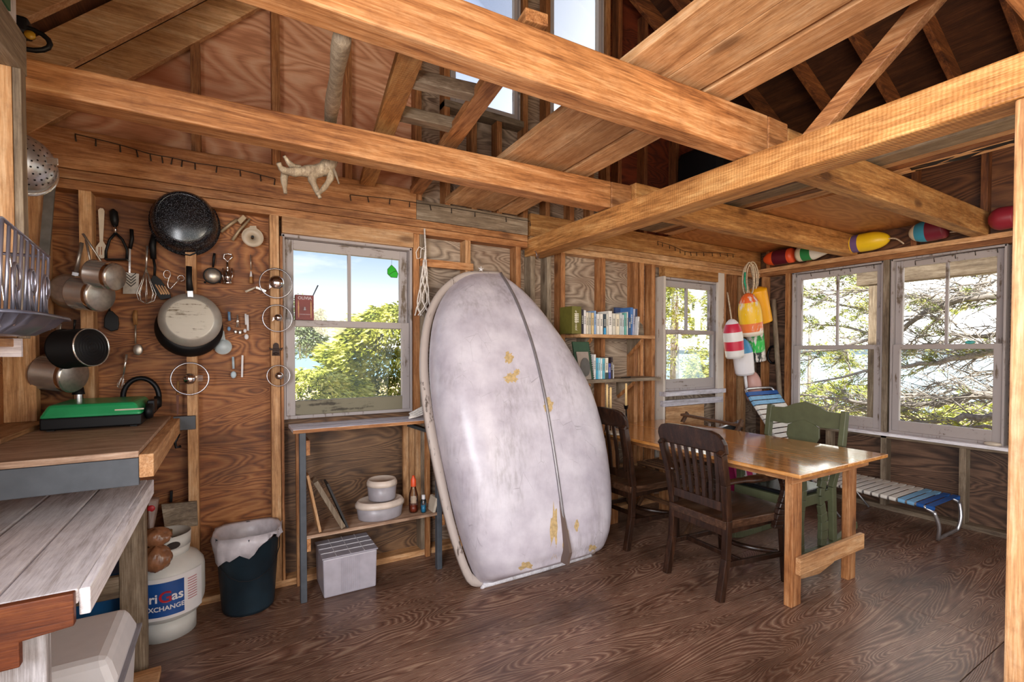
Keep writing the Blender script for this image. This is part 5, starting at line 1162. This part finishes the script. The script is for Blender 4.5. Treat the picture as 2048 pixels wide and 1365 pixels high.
# ---------------------------------------------------------------- chairs
dk=wood('dark_chair_wood','#120a06','#2e1a10','#4c3020','Z',k=1.6,stain=.4,staincol='#140a06',rough=.32,knots=.2,bump=.1)
dkx=wood('dark_chair_seat','#24160e','#4a3020','#7a5a44','X',k=1.4,stain=.5,staincol='#1c0f08',rough=.3,knots=.2,bump=.1)
def chair_frame(cx,cy,rot): return Matrix.Translation((cx,cy,0))@Matrix.Rotation(rot,4,'Z')
def saddle(b,x0,x1,w0,w1,z,t):
    rows=[];n,m=10,14
    for i in range(n+1):
        f=i/n;w_=w0+(w1-w0)*f;row=[]
        for j in range(m+1):
            g=j/m*2-1;dip=.014*math.exp(-((abs(g)-.42)/.28)**2)*math.sin(min(1,f*1.1)*PI)
            row.append((x0+(x1-x0)*f+ (.02*(1-g*g) if i==n else 0),g*w_/2,z-dip))
        rows.append([V(p) for p in row])
    b.grid(rows);low=[[p-V((0,0,t if True else 0)) for p in (V((r[k].x,r[k].y,z)) for k in range(m+1))] for r in rows];b.grid(low)
    edge=[r[0] for r in rows]+rows[-1][1:]+[r[-1] for r in reversed(rows[:-1])]+list(reversed(rows[0][1:-1]))
    el=[low[0][0]]+[r[0] for r in low[1:]]+low[-1][1:]+[r[-1] for r in reversed(low[:-1])]+list(reversed(low[0][1:-1]))
    b.grid([edge+[edge[0]],el+[el[0]]],False)
def bankchair(name,label,cx,cy,rot,arms,W,topW,topz,D,nsl,sz=.43):
    Mx=chair_frame(cx,cy,rot);t=thing(name,label,'chair',(cx,cy,0))
    b=MB(Mx);saddle(b,-.03,D,W-.02,W+.06,sz,.045);b.build('seat',dkx,t,bevel=.004)
    b=MB(Mx);b.box(-.02,D-.03,-W/2+.03,W/2-.03,sz-.085,sz-.04);b.build('seat_frame',dk,t,bevel=.003)
    for s in (-1,1):
        y0=s*(W/2-.02);y1=s*(topW/2-.02)
        pts=[V((-.055,y0*1.0,0)),V((-.01,y0,.22)),V((.0,y0,sz)),V((-.03,y0+(y1-y0)*.4,sz+.2)),V((-.075,y0+(y1-y0)*.8,topz-.13)),V((-.088,y1,topz-.115))]
        b=MB(Mx)
        for i in range(len(pts)-1): b.bar(pts[i],pts[i+1],.036,.042,(1,0,0))
        b.build('rear_leg',dk,t,bevel=.004)
        b=MB(Mx);b.bar((D-.05,s*(W/2-.0),sz-.04),(D-.03,s*(W/2+.005),0),.045,.045,(1,0,0),.032,.032);b.build('front_leg',dk,t,bevel=.005)
        if arms:
            ay=s*(W/2+.035);az=sz+.215
            b=MB(Mx);P=cr([(-.035,y0,az-.01),(.06,y0+s*.02,az),(.22,ay,az+.005),(.36,ay+s*.01,az+.012),(.41,ay+s*.012,az+.004)],4);b.tube(P,[.024]*6+[.034]*(len(P)-6),10,flat=.6);b.build('arm',dk,t)
            b=MB(Mx);P=cr([(.40,ay,az-.005),(.43,ay,az-.09),(.39,ay-s*.005,sz+.02),(.37,ay-s*.02,sz-.09)],4)
            for i in range(len(P)-1): b.bar(P[i],P[i+1],.03,.075,(1,0,0))
            b.build('arm_support',dk,t,bevel=.004)
        b=MB(Mx);b.bar((-.02,y0,.19),(D-.04,s*(W/2),.17),.02,.03,(0,0,1));b.build('side_stretcher',dk,t,bevel=.003)
    # crest with rounded corners
    b=MB(Mx);o_=(-.075,0,topz-.13);h=.13;w_=topW/2;poly=[(-w_,0),(w_,0),(w_+.004,h*.45),(w_-.008,h*.68),(w_-.035,h*.88),(w_-.08,h*.98),(0,h*1.03),(-w_+.08,h*.98),(-w_+.035,h*.88),(-w_+.008,h*.68),(-w_-.004,h*.45)]
    b.prism(poly,(o_,(0,1,0),V((-.28,0,1)).normalized(),(1,0,0)),.03);b.build('crest_rail',dk,t,bevel=.008)
    b=MB(Mx);b.bar((-.008,-W/2+.03,sz+.07),(-.008,W/2-.03,sz+.07),.05,.024,(1,0,0));b.build('lower_rail',dk,t,bevel=.003)
    for i in range(nsl):
        f=(i+.5)/nsl*2-1;b=MB(Mx);P=[V((-.008,f*(W/2-.05),sz+.08)),V((-.02,f*(W/2-.04),sz+.2)),V((-.055,f*(topW/2-.05),topz-.12))]
        for k in range(2): b.bar(P[k],P[k+1],.026,.012,(1,0,0))
        b.build('slat',dk,t,bevel=.002)
    b=MB(Mx);P=cr([(D-.08,-W/2+.01,.18),(D-.18,-W*.25,.19),(D-.21,0,.19),(D-.18,W*.25,.19),(D-.08,W/2-.01,.18)],4);b.tube(P,.016,8);b.build('curved_stretcher',dk,t)
    b=MB(Mx);b.bar((.12,-W/2+.02,.185),(.12,W/2-.02,.185),.02,.028,(0,0,1));b.build('cross_stretcher',dk,t,bevel=.003)
    return t
bankchair('armchair','dark slat-backed wooden armchair pulled up to the table side',2.325,1.81,R(-3),True,.42,.47,.93,.50,7)
bankchair('side_chair','dark wooden side chair between the boat and the table',2.345,2.56,R(2),False,.43,.42,.96,.46,5)
# slatted folding chair across the table
fc=thing('folding_chair','small brown slatted folding chair across the table by the narrow window','chair',(3.2,2.6,0))
fw=wood('folding_chair_wood','#3a2414','#64422a','#8e6644','Y',k=1.5,knots=.2)
MB().bar((3.50,2.33,.755),(3.46,2.88,.785),.05,.02,(0,0,1)).build('top_rail',fw,fc,bevel=.004)
for y in (2.34,2.87):
    MB().bar((2.86,y,.0),(3.52,y,.80),.02,.034,(1,0,0)).build('leg',fw,fc,bevel=.003);MB().bar((2.95,y+.02*(1 if y<2.5 else -1),.44),(3.42,y+.02*(1 if y<2.5 else -1),.0),.02,.034,(1,0,0)).build('leg',fw,fc,bevel=.003)
for i in range(7): MB().box(2.89+.055*i,2.935+.055*i,2.35,2.86,.425,.438).build('seat_slat',fw,fc,bevel=.002)
MB().box(2.88,3.28,2.365,2.385,.40,.425).build('seat_rail',fw,fc);MB().box(2.88,3.28,2.825,2.845,.40,.425).build('seat_rail',fw,fc)
MB().bar((2.98,2.35,.14),(2.98,2.86,.14),.02,.03,(0,0,1)).build('stretcher',fw,fc)
# green rocking chair
gr=plain('olive_paint','#5c5f44',.5,noise=.1,nscale=20)
rk=thing('rocking_chair','olive green painted rocking chair with black seat beside the table','rocking chair',(3.4,1.9,0))
XR=3.60
for y0,y1 in ((1.69,1.65),(2.12,2.17)):
    b=MB();P=[V((XR-.03,y0,.05)),V((XR-.04,y0,.25)),V((XR-.05,y0,.42)),V((XR-.01,y1,.70)),V((XR+.03,y1,.935))]
    for i in range(4): b.bar(P[i],P[i+1],.036,.05,(1,0,0))
    b.build('back_post',gr,rk,bevel=.004)
    yy=y0
    b=MB();P=cr([(3.02,yy,.06),(3.2,yy,.022),(3.42,yy,.012),(3.65,yy,.035),(3.88,yy,.10)],4)
    for i in range(len(P)-1): b.bar(P[i],P[i+1],.034,.05,(0,0,1))
    for v_ in b.v: v_.z=max(v_.z,.0)+.0
    b.build('rocker',gr,rk,bevel=.003)
    b=MB();P=cr([(3.16,yy,.05),(3.15,yy,.25),(3.18,yy,.45),(3.16,yy,.62)],3)
    for i in range(len(P)-1): b.bar(P[i],P[i+1],.04,.05,(1,0,0))
    b.build('front_leg',gr,rk,bevel=.005)
    b=MB();P=cr([(3.12,yy,.63),(3.3,yy,.635),(3.58,yy,.64)],3)
    for i in range(len(P)-1): b.bar(P[i],P[i+1],.06,.022,(0,0,1))
    b.build('arm',gr,rk,bevel=.004)
    b=MB();P=cr([(3.43,yy,.04),(3.44,yy,.2),(3.40,yy,.38),(3.44,yy,.52),(3.41,yy,.63)],3)
    for i in range(len(P)-1): b.bar(P[i],P[i+1],.03,.07+.018*math.sin(i*.9),(1,0,0))
    b.build('side_splat',gr,rk,bevel=.005)
crest=[(-.26,-.055),(-.12,-.06),(-.05,-.035),(0,-.022),(.05,-.035),(.12,-.06),(.26,-.055),(.26,.055),(.15,.06),(.08,.095),(0,.118),(-.08,.095),(-.15,.06),(-.26,.055)]
MB().prism(crest,((XR+.005,1.91,.865),(0,-1,0),V((.12,0,1)).normalized(),(1,0,0)),.028).build('crest_rail',gr,rk,bevel=.004)
sp=[(-.05,-.42),(-.035,-.36),(-.06,-.30),(-.045,-.22),(-.085,-.16),(-.115,-.10),(-.11,-.03),(-.06,.0),(0,.02),(.06,.0),(.11,-.03),(.115,-.10),(.085,-.16),(.045,-.22),(.06,-.30),(.035,-.36),(.05,-.42)]
MB().prism(sp,((XR-.005,1.91,.83),(0,-1,0),V((.10,0,1)).normalized(),(1,0,0)),.016).build('back_splat',gr,rk,bevel=.002)
MB().box(3.10,XR-.06,1.69,2.12,.33,.40).build('seat_frame',gr,rk,bevel=.006)
MB().box(3.11,XR-.07,1.70,2.11,.402,.43).build('seat_pad',plain('black_vinyl','#17181a',.22),rk,bevel=.012)
# aluminium webbed chaise longue
ch=thing('chaise_longue','aluminium chaise longue with white and blue webbing under the big windows','lounge chair',(4.45,2.0,0))
xa,xb=4.245,4.705
wht=plain('webbing_white','#e2dcd2',.6,noise=.06);lb_=plain('webbing_light_blue','#7fb4da',.55);db=plain('webbing_blue','#1c56a0',.5)
bedz=lambda y:.245+.02*(y-1.36)
y0,y1=1.36,2.28;bt=V((0,2.78,.955));bb_=V((0,2.28,.27))
for x in (xa,xb):
    MB().tube([(x,y1,.27),(x,1.8,bedz(1.8)),(x,y0+.06,bedz(y0)),(x,y0,.215)],.0125,10).build('side_tube',M['alu'],ch)
    MB().tube([(x,2.28,.27),(x,2.52,.59),(x,2.78,.955)],.0125,10).build('back_tube',M['alu'],ch)
MB().tube(cr([(xa,y0+.0,.22),(xa+.03,y0-.02,.12),(xa+.05,y0-.01,.03),(xa+.09,y0,.014),((xa+xb)/2,y0,.014),(xb-.09,y0,.014),(xb-.05,y0-.01,.03),(xb-.03,y0-.02,.12),(xb,y0,.22)],4),.0125,10).build('foot_loop',M['alu'],ch)
MB().tube(cr([(xa,2.76,.93),(xa+.01,2.79,.965),(xa+.06,2.805,.985),(xb-.06,2.805,.985),(xb-.01,2.79,.965),(xb,2.76,.93)],4),.0125,10).build('head_loop',M['alu'],ch)
for x,dx in ((xa-.012,-.02),(xb+.012,.02)): MB().tube([(x,2.18,.27),(x+dx*0,1.95,.008)],.008,8).build('leg',M['alu'],ch)
nb=17
for i in range(nb):
    y=y0+.02+(y1-y0-.04)*i/(nb-1);z=bedz(y);m_=db if i<2 else lb_ if i<4 else wht;w_=.042
    MB().box(xa-.015,xb+.015,y-w_/2,y+w_/2,z+.0125,z+.016).build('webbing_strap',m_,ch);
    for x in (xa,xb): MB().tube([(x,y-w_/2,z-.001),(x,y+w_/2,z+.001)],.0158,10,cap=False).build('strap_wrap',m_,ch)
nk=17
for i in range(nk):
    f=(i+.5)/nk;p=bb_.lerp(bt,f);d=(bt-bb_).normalized();m_=db if i>=nk-1 else lb_ if i>=nk-3 else wht  # upper straps paler: light on the blue webbing put into colour
    n_=V((0,-d.z,d.y));MB().slab([V((xa-.015,p.y,p.z))+n_*.013-d*.02,V((xb+.015,p.y,p.z))+n_*.013-d*.02,V((xb+.015,p.y,p.z))+n_*.013+d*.02,V((xa-.015,p.y,p.z))+n_*.013+d*.02],n_*.0035).build('webbing_strap',m_,ch)
    for x in (xa,xb): MB().tube([V((x,p.y,p.z))-d*.02,V((x,p.y,p.z))+d*.02],.0158,10,cap=False).build('strap_wrap',m_,ch)
# dark folded lawn chair and striped cushion in the corner
fd=thing('folded_chair','dark folded lawn chair with aluminium bars lying in the corner behind the table','lounge chair',(3.95,2.75,.0))
for k,(z,dz) in enumerate(((.66,.02),(.60,.02),(.54,.02))): MB().tube([(3.66,2.70-.03*k,z),(4.16,2.80-.03*k,z+dz)],.011,8).build('bar',M['alu'],fd)
for x in (3.70,4.12): MB().tube([(x,2.78,.70),(x,2.66,.0)],.011,8).build('leg',M['alu'],fd)
MB().slab([(3.68,2.72,.655),(4.14,2.82,.675),(4.14,2.74,.50),(3.68,2.64,.48)],(0,.012,0)).build('seat_cloth',M['black'],fd)
cu=thing('striped_cushion','pink and white striped cushion propped in the corner behind the rocking chair','cushion',(3.72,2.42,0))
pk_=plain('pink_stripe','#b8246a',.8);wc=plain('cushion_white','#d8ccd4',.85,bump=.2)
for i in range(7): MB().hexa([(3.5+.075*i,2.30,.02),(3.575+.075*i,2.30,.02),(3.575+.075*i,2.42,.02),(3.5+.075*i,2.42,.02),(3.5+.075*i,2.42,.50),(3.575+.075*i,2.42,.50),(3.575+.075*i,2.50,.50),(3.5+.075*i,2.50,.50)]).build('stripe',pk_ if i%2==0 else wc,cu)
# ---------------------------------------------------------------- lobster buoys
def buoy(label,A,B,r,bands,grp,shape='bullet',tail=None,stick=None,worn=0):
    """A=blunt end, B=nose; bands=list of (end fraction from blunt end, colour)"""
    A,B=V(A),V(B);d=B-A;L=d.length;ax=d.normalized()
    t=thing('buoy',label,'buoy',(A+B)/2,grp)
    def rad(f):
        if shape=='cyl': return r*min(1,(.90+f*.1))*(1 if f<.93 else max(.3,(1-f)/.07*.5+.5)) if f>.05 else r*.9
        if shape=='cone': return r*(1 if f<.45 else (1-(f-.45)/.55*.8)) if f>.03 else r*.9
        e=1 if f<.5 else math.sqrt(max(0,1-((f-.5)/.5)**2.2));return r*(e*(.93+.07*math.sin(f*PI)) if f>.03 else .86)
    fs=sorted({i/28 for i in range(29)}|{b_[0] for b_ in bands if b_[0]<1}|{.0,.03,.985})
    f0=0
    for k,(f1,col) in enumerate(bands):
        g=[f for f in fs if f0-1e-6<=f<=f1+1e-6]
        prof=[(max(rad(f),.0015),f*L) for f in g]
        if k==0: prof=[(0,0)]+prof
        if f1>=.999: prof=prof+[(0,L)]
        m=painted('buoy_'+col[1:]+('w' if worn else ''),col,'#e8e0d8',worn or .02,.4,'Z',1.2) if not bpy.data.materials.get('buoy_'+col[1:]+('w' if worn else '')) else bpy.data.materials['buoy_'+col[1:]+('w' if worn else '')]
        MB().lathe(prof,A,ax,28).build('body' if k==0 else 'colour_band',m,t);f0=f1
    if tail: MB().tube(cr([V(p) for p in tail],3),.006,7).build('rope_tail',M['rope'],t)
    if stick: MB().tube([A,A-ax*stick],.014,8).build('spindle',M['whitep'],t)
    return t
g1='buoys hanging in the corner'
yb=2.82
def hb(label,top,bot,r,bands,shape='bullet',y=yb,hang=None,stick=None,worn=0):
    A,B=WY(*bot,y),WY(*top,y)
    buoy(label,A,B,r,bands,g1,shape,[B+V((0,0,-.005)),B.lerp(WY(*hang,y+.1),.5),WY(*hang,y+.12)] if hang else None,stick,worn)
hb('white buoy with two red bands hanging beside the narrow window',(1463,638),(1470,716),.082,[(.2,'#e4e0dc'),(.43,'#c82a44'),(.66,'#e4e0dc'),(.87,'#c82a44'),(1,'#e8e4e4')],y=2.68,hang=(1455,585))
hb('worn yellow buoy with orange nose and orange foot band, in front of the corner cluster',(1495,586),(1505,671),.100,[(.10,'#e8dcc8'),(.30,'#e87838'),(.78,'#f2c020'),(1,'#ee6a2c')],y=2.70,hang=(1492,545),worn=.5)
hb('plain golden yellow buoy behind the orange-nosed one',(1512,576),(1527,644),.092,[(1,'#f2a80c')],'cyl',y=2.84,hang=(1500,535))
hb('green and black buoy below the orange-nosed one',(1508,655),(1516,722),.083,[(.28,'#26302c'),(.62,'#2cbc4c'),(1,'#22943c')],'cyl',y=2.88,worn=.6)
hb('blue-nosed white buoy on a white stick, low in the corner',(1482,676),(1490,749),.092,[(.6,'#e8e4e6'),(.97,'#4a92c0'),(1,'#4a92c0')],y=2.86,stick=.2)
hb('faded pink buoy lowest in the corner behind the chaise longue',(1503,742),(1509,800),.078,[(1,'#c89a90')],y=2.90,hang=(1508,735))
# rope hank in the corner
rp=thing('rope_coil','coiled tan rope with a green end hanging above the corner buoys','rope',WY(1500,545,2.84))
for k,(dx,dy) in enumerate(((0,0),(4,3),(-3,4),(6,-1))):
    P=[WY(1499+dx+11*math.cos(t)*(.9+.05*k),558+dy+33*math.sin(t),2.80+.02*k) for t in [2*PI*i/20 for i in range(20)]];MB().tube(P,.007,6,closed=True).build('loop',M['rope'],rp)
MB().tube(T([(1490,545),(1489,565),(1494,583)],2.74),.008,7).build('green_end',plain('green_rope','#1f9a72',.8,noise=.3,nscale=80),rp)
g2='buoys lying on the window header'
def lb(label,p,q,r,bands,shape='bullet',tail=None,worn=0):
    X=4.70;A,B=WX(*p,X),WX(*q,X);A.z=B.z=2.207+r;A.x=B.x=4.788-r
    buoy(label,A,B,r,bands,g2,shape,tail,None,worn)
# plate top is 2.205
lb('orange buoy with maroon band lying nearest the corner',(1586,510),(1526,520),.075,[(.14,'#e8562c'),(.6,'#5c1424'),(1,'#ee5a24')])
lb('cream cone-nosed buoy with a green band on the window header',(1594,518),(1668,512),.07,[(.16,'#ddd2b4'),(.42,'#2c8a4a'),(1,'#e6e0d0')],'cone')
lb('yellow buoy with purple band lying on the header above the left window',(1696,497),(1779,488),.078,[(.13,'#e8c018'),(.3,'#6a5480'),(1,'#ecc41c')],'bullet',[(4.70,1.85,2.28),(4.69,1.78,2.27),(4.68,1.72,2.215)])
lb('buoy with cream nose, teal band and maroon body on the header',(1892,470),(1817,478),.082,[(.48,'#7a2434'),(.78,'#3a98b4'),(1,'#e6dcc0')],'bullet',[(4.70,1.44,2.25),(4.68,1.38,2.24),(4.66,1.33,2.215)])
lb('dark red buoy half hidden behind the right post',(2030,455),(1975,462),.08,[(1,'#8a2230')])
# oar shaft and line coil in the corner
tag(MB().tube([WX(1562,832,4.74),WX(1547,600,4.74)],.024,10).build('oar_shaft',M['wgZ']),'grey wooden oar shaft standing in the corner by the big windows','oar')
tag(MB().tube([V((4.775+.006*math.sin(3*t),2.845+.05*math.cos(t),WX(1553,710,4.77).z+.085*math.sin(t))) for t in [2*PI*i/28 for i in range(28)]],.012,8,closed=True).build('line_coil',M['blackm']),'dark coil of line hanging on the wall right of the oar','coil')
# little finds on the window rails
p=WX(1940,690,4.80);tag(MB().ball((4.80,p.y,1.405+.012),.03,12,8,(.4,1.0,.45)).build('sea_glass',plain('aqua_glass','#58b8b4',.2,trans=.4)),'aqua piece of sea glass on the right window rail','sea glass')
p=WX(1985,878,4.76);tag(MB().ball((4.765,p.y,.662+.014),.05,14,8,(.5,1,.3)).build('shell',M['cream']),'pale oval shell on the sill at the right end of the big windows','shell')
p=WX(1672,830,4.76);tag(MB().ball((4.77,p.y,.662+.03),.035,12,8,(.7,1,.8)).build('stone',M['grey']),'grey rounded stone on the sill behind the rocking chair','stone')
# ---------------------------------------------------------------- loft
for x0,x1,m_,lab in ((1.243,1.44,'wpY','wide loft plank, left of the three overhead'),(1.443,1.622,'wpY','wide loft plank, middle of the three overhead'),(1.650,1.80,'wpY','narrower loft plank with a gap beside it, right of the three overhead')):
    tag(MB().hexa([(x0,2.98,2.335),(x1,2.98,2.335),(x1,-.7,2.45),(x0,-.7,2.45),(x0,2.98,2.372),(x1,2.98,2.372),(x1,-.7,2.487),(x0,-.7,2.487)]).build('loft_plank',M[m_],bevel=.003),lab,'plank','loose loft planks over the beams')
ld=thing('loft_ladder','wooden ladder with grey rungs lying flat over the beams beside the planks','ladder',WZ(770,256,2.37))
def ext(p,q,ya,yb): d=(q-p)/(q.y-p.y);return p+d*(ya-p.y),p+d*(yb-p.y)
la,lb2=ext(WZ(771,256,2.385),WZ(817,118,2.395),2.95,1.27);lc,ld2=ext(WZ(901,283,2.385),WZ(985,162,2.395),2.95,1.27)
MB().bar(la,lb2,.088,.04,(0,0,1)).build('stringer',M['wyY'],ld,bevel=.003);MB().bar(lc,ld2,.08,.04,(0,0,1)).build('stringer',M['woY'],ld,bevel=.003)
for a_,b_ in (((826,158),(950,186)),((797,226),(906,251))):
    p,q=WZ(*a_,2.405),WZ(*b_,2.405);MB().bar(p,q,.06,.05,(0,0,1)).build('rung',M['wgX'],ld,bevel=.004)
dw=thing('driftwood','pale branching driftwood hanging behind the left beam','driftwood',WY(650,380,2.4))
dm=wood('driftwood','#75654f','#a3917a','#d2c2a4','Z',k=1.4,knots=.2)
P=cr([WY(685,70,1.40),WY(676,130,1.62),WY(668,190,1.95),WY(661,245,2.26),WY(668,290,2.32),WY(664,318,2.33),WY(650,338,2.33)],4);b=MB();b.tube(P,[.024+.008*i/len(P)+.003*math.sin(i*.9) for i in range(len(P))],12);b.build('trunk',dm,dw)
for pts,r0,r1 in (([(652,338),(620,342),(590,344),(566,340),(557,326)],.030,.009),([(572,342),(568,358),(571,387)],.022,.007),([(640,342),(624,356),(632,378),(640,396)],.024,.007),([(655,338),(662,352),(650,374),(634,390)],.019,.008),([(660,330),(670,345),(678,368)],.011,.003),([(600,340),(582,330),(568,312)],.02,.006)):
    Q=cr([WY(x,y,2.33-.02*i) for i,(x,y) in enumerate(pts)],4);b=MB();b.tube(Q,[(r0+(r1-r0)*i/(len(Q)-1))*(1+.12*math.sin(i*1.7)) for i in range(len(Q))],10);b.build('branch',dm,dw)
tag(MB().hexa([(3.42,2.5,2.41),(4.2,2.5,2.41),(4.2,2.95,2.41),(3.42,2.95,2.41),(3.45,2.5,3.1),(4.15,2.5,3.1),(4.15,2.95,3.1),(3.45,2.95,3.1)]).build('black_bag',M['black'],bevel=.04),'black cloth-covered bundle stored in the loft behind the cross beam','bundle')
for i,(x0,x1,z0,mt,ya,lab) in enumerate(((3.02,3.16,2.388,'wgY',.3,'grey stored board nearest the cross beam in the bay loft'),(3.165,3.225,2.388,'wpY',.3,'pale narrow stored board second from the cross beam'),(3.24,3.31,2.388,'wdY',.3,'dark stored board in the middle of the stored row'),(3.32,3.37,2.388,'wpY',.3,'slim pale stored batten near the plywood ceiling edge'),(3.38,3.42,2.388,'wpY',.3,'slim pale stored batten touching the plywood ceiling edge'))):
    tag(MB().box(x0,x1,ya,2.98,z0,z0+.03).build('stored_board',M[mt],bevel=.002),lab,'board','stored boards over the bay')
rows=[[V((3.27+.0*j+.16*j/6+.02*math.sin(i*1.3),1.2-.14*i*.8,2.392+.035*math.sin(j*1.2+i*.8)**2-.02*math.sin(j/6*PI))) for j in range(7)] for i in range(9)]
tag(MB().grid(rows).build('tar_paper',plain('tar_paper','#2c2826',.6,noise=.3),solid=.003),'torn strip of dark tar paper sagging beside the stored boards','tar paper')
# string lights
def lights(label,runs,drops=7):
    t=None
    for P in runs:
        if t is None: t=thing('string_lights',label,'string lights',P[0])
        MB().tube(cr(P,4),.0022,5).build('cord',M['lead'],t)
        Q=cr(P,max(1,drops))
        for q in Q[::2]: MB().tube([q,q+V((random.uniform(-.006,.006),-.004,-.035))],[.002,.0035],5).build('bulb',M['lead'],t)
lights('dark string lights sagging along the rim beam over the kitchen',[[WY(x,y,2.985) for x,y in ((150,268),(240,290),(300,308),(345,316),(390,326),(480,340),(550,358))],[WY(x,y,2.985) for x,y in ((700,390),(780,398),(860,410),(950,424),(1060,443))]],4)
lights('dark string lights along the rim beam over the book shelves',[[WY(x,y,2.985) for x,y in ((1315,483),(1345,492),(1370,503),(1400,505),(1440,506),(1470,509))]],5)
lights('fine string lights along the top sash of the left big window',[[WX(x,y,4.785) for x,y in ((1592,548),(1640,544),(1700,536),(1765,527))]],3)
lights('fine string lights along the top sash of the right big window',[[WX(x,y,4.785) for x,y in ((1830,522),(1890,512),(1950,502),(2010,494))]],3)
c=WY(1070,508,2.86);tag(MB().tube([c+V((.0,0,.02)),c+V((0,-.02,.0)),c+V((.005,-.015,-.022)),c+V((.02,0,-.03)),c+V((.035,.01,-.02)),c+V((.04,.01,.0))],.003,6).build('cup_hook',M['wire']),'small wire cup hook in the underside end of the cross beam','hook')
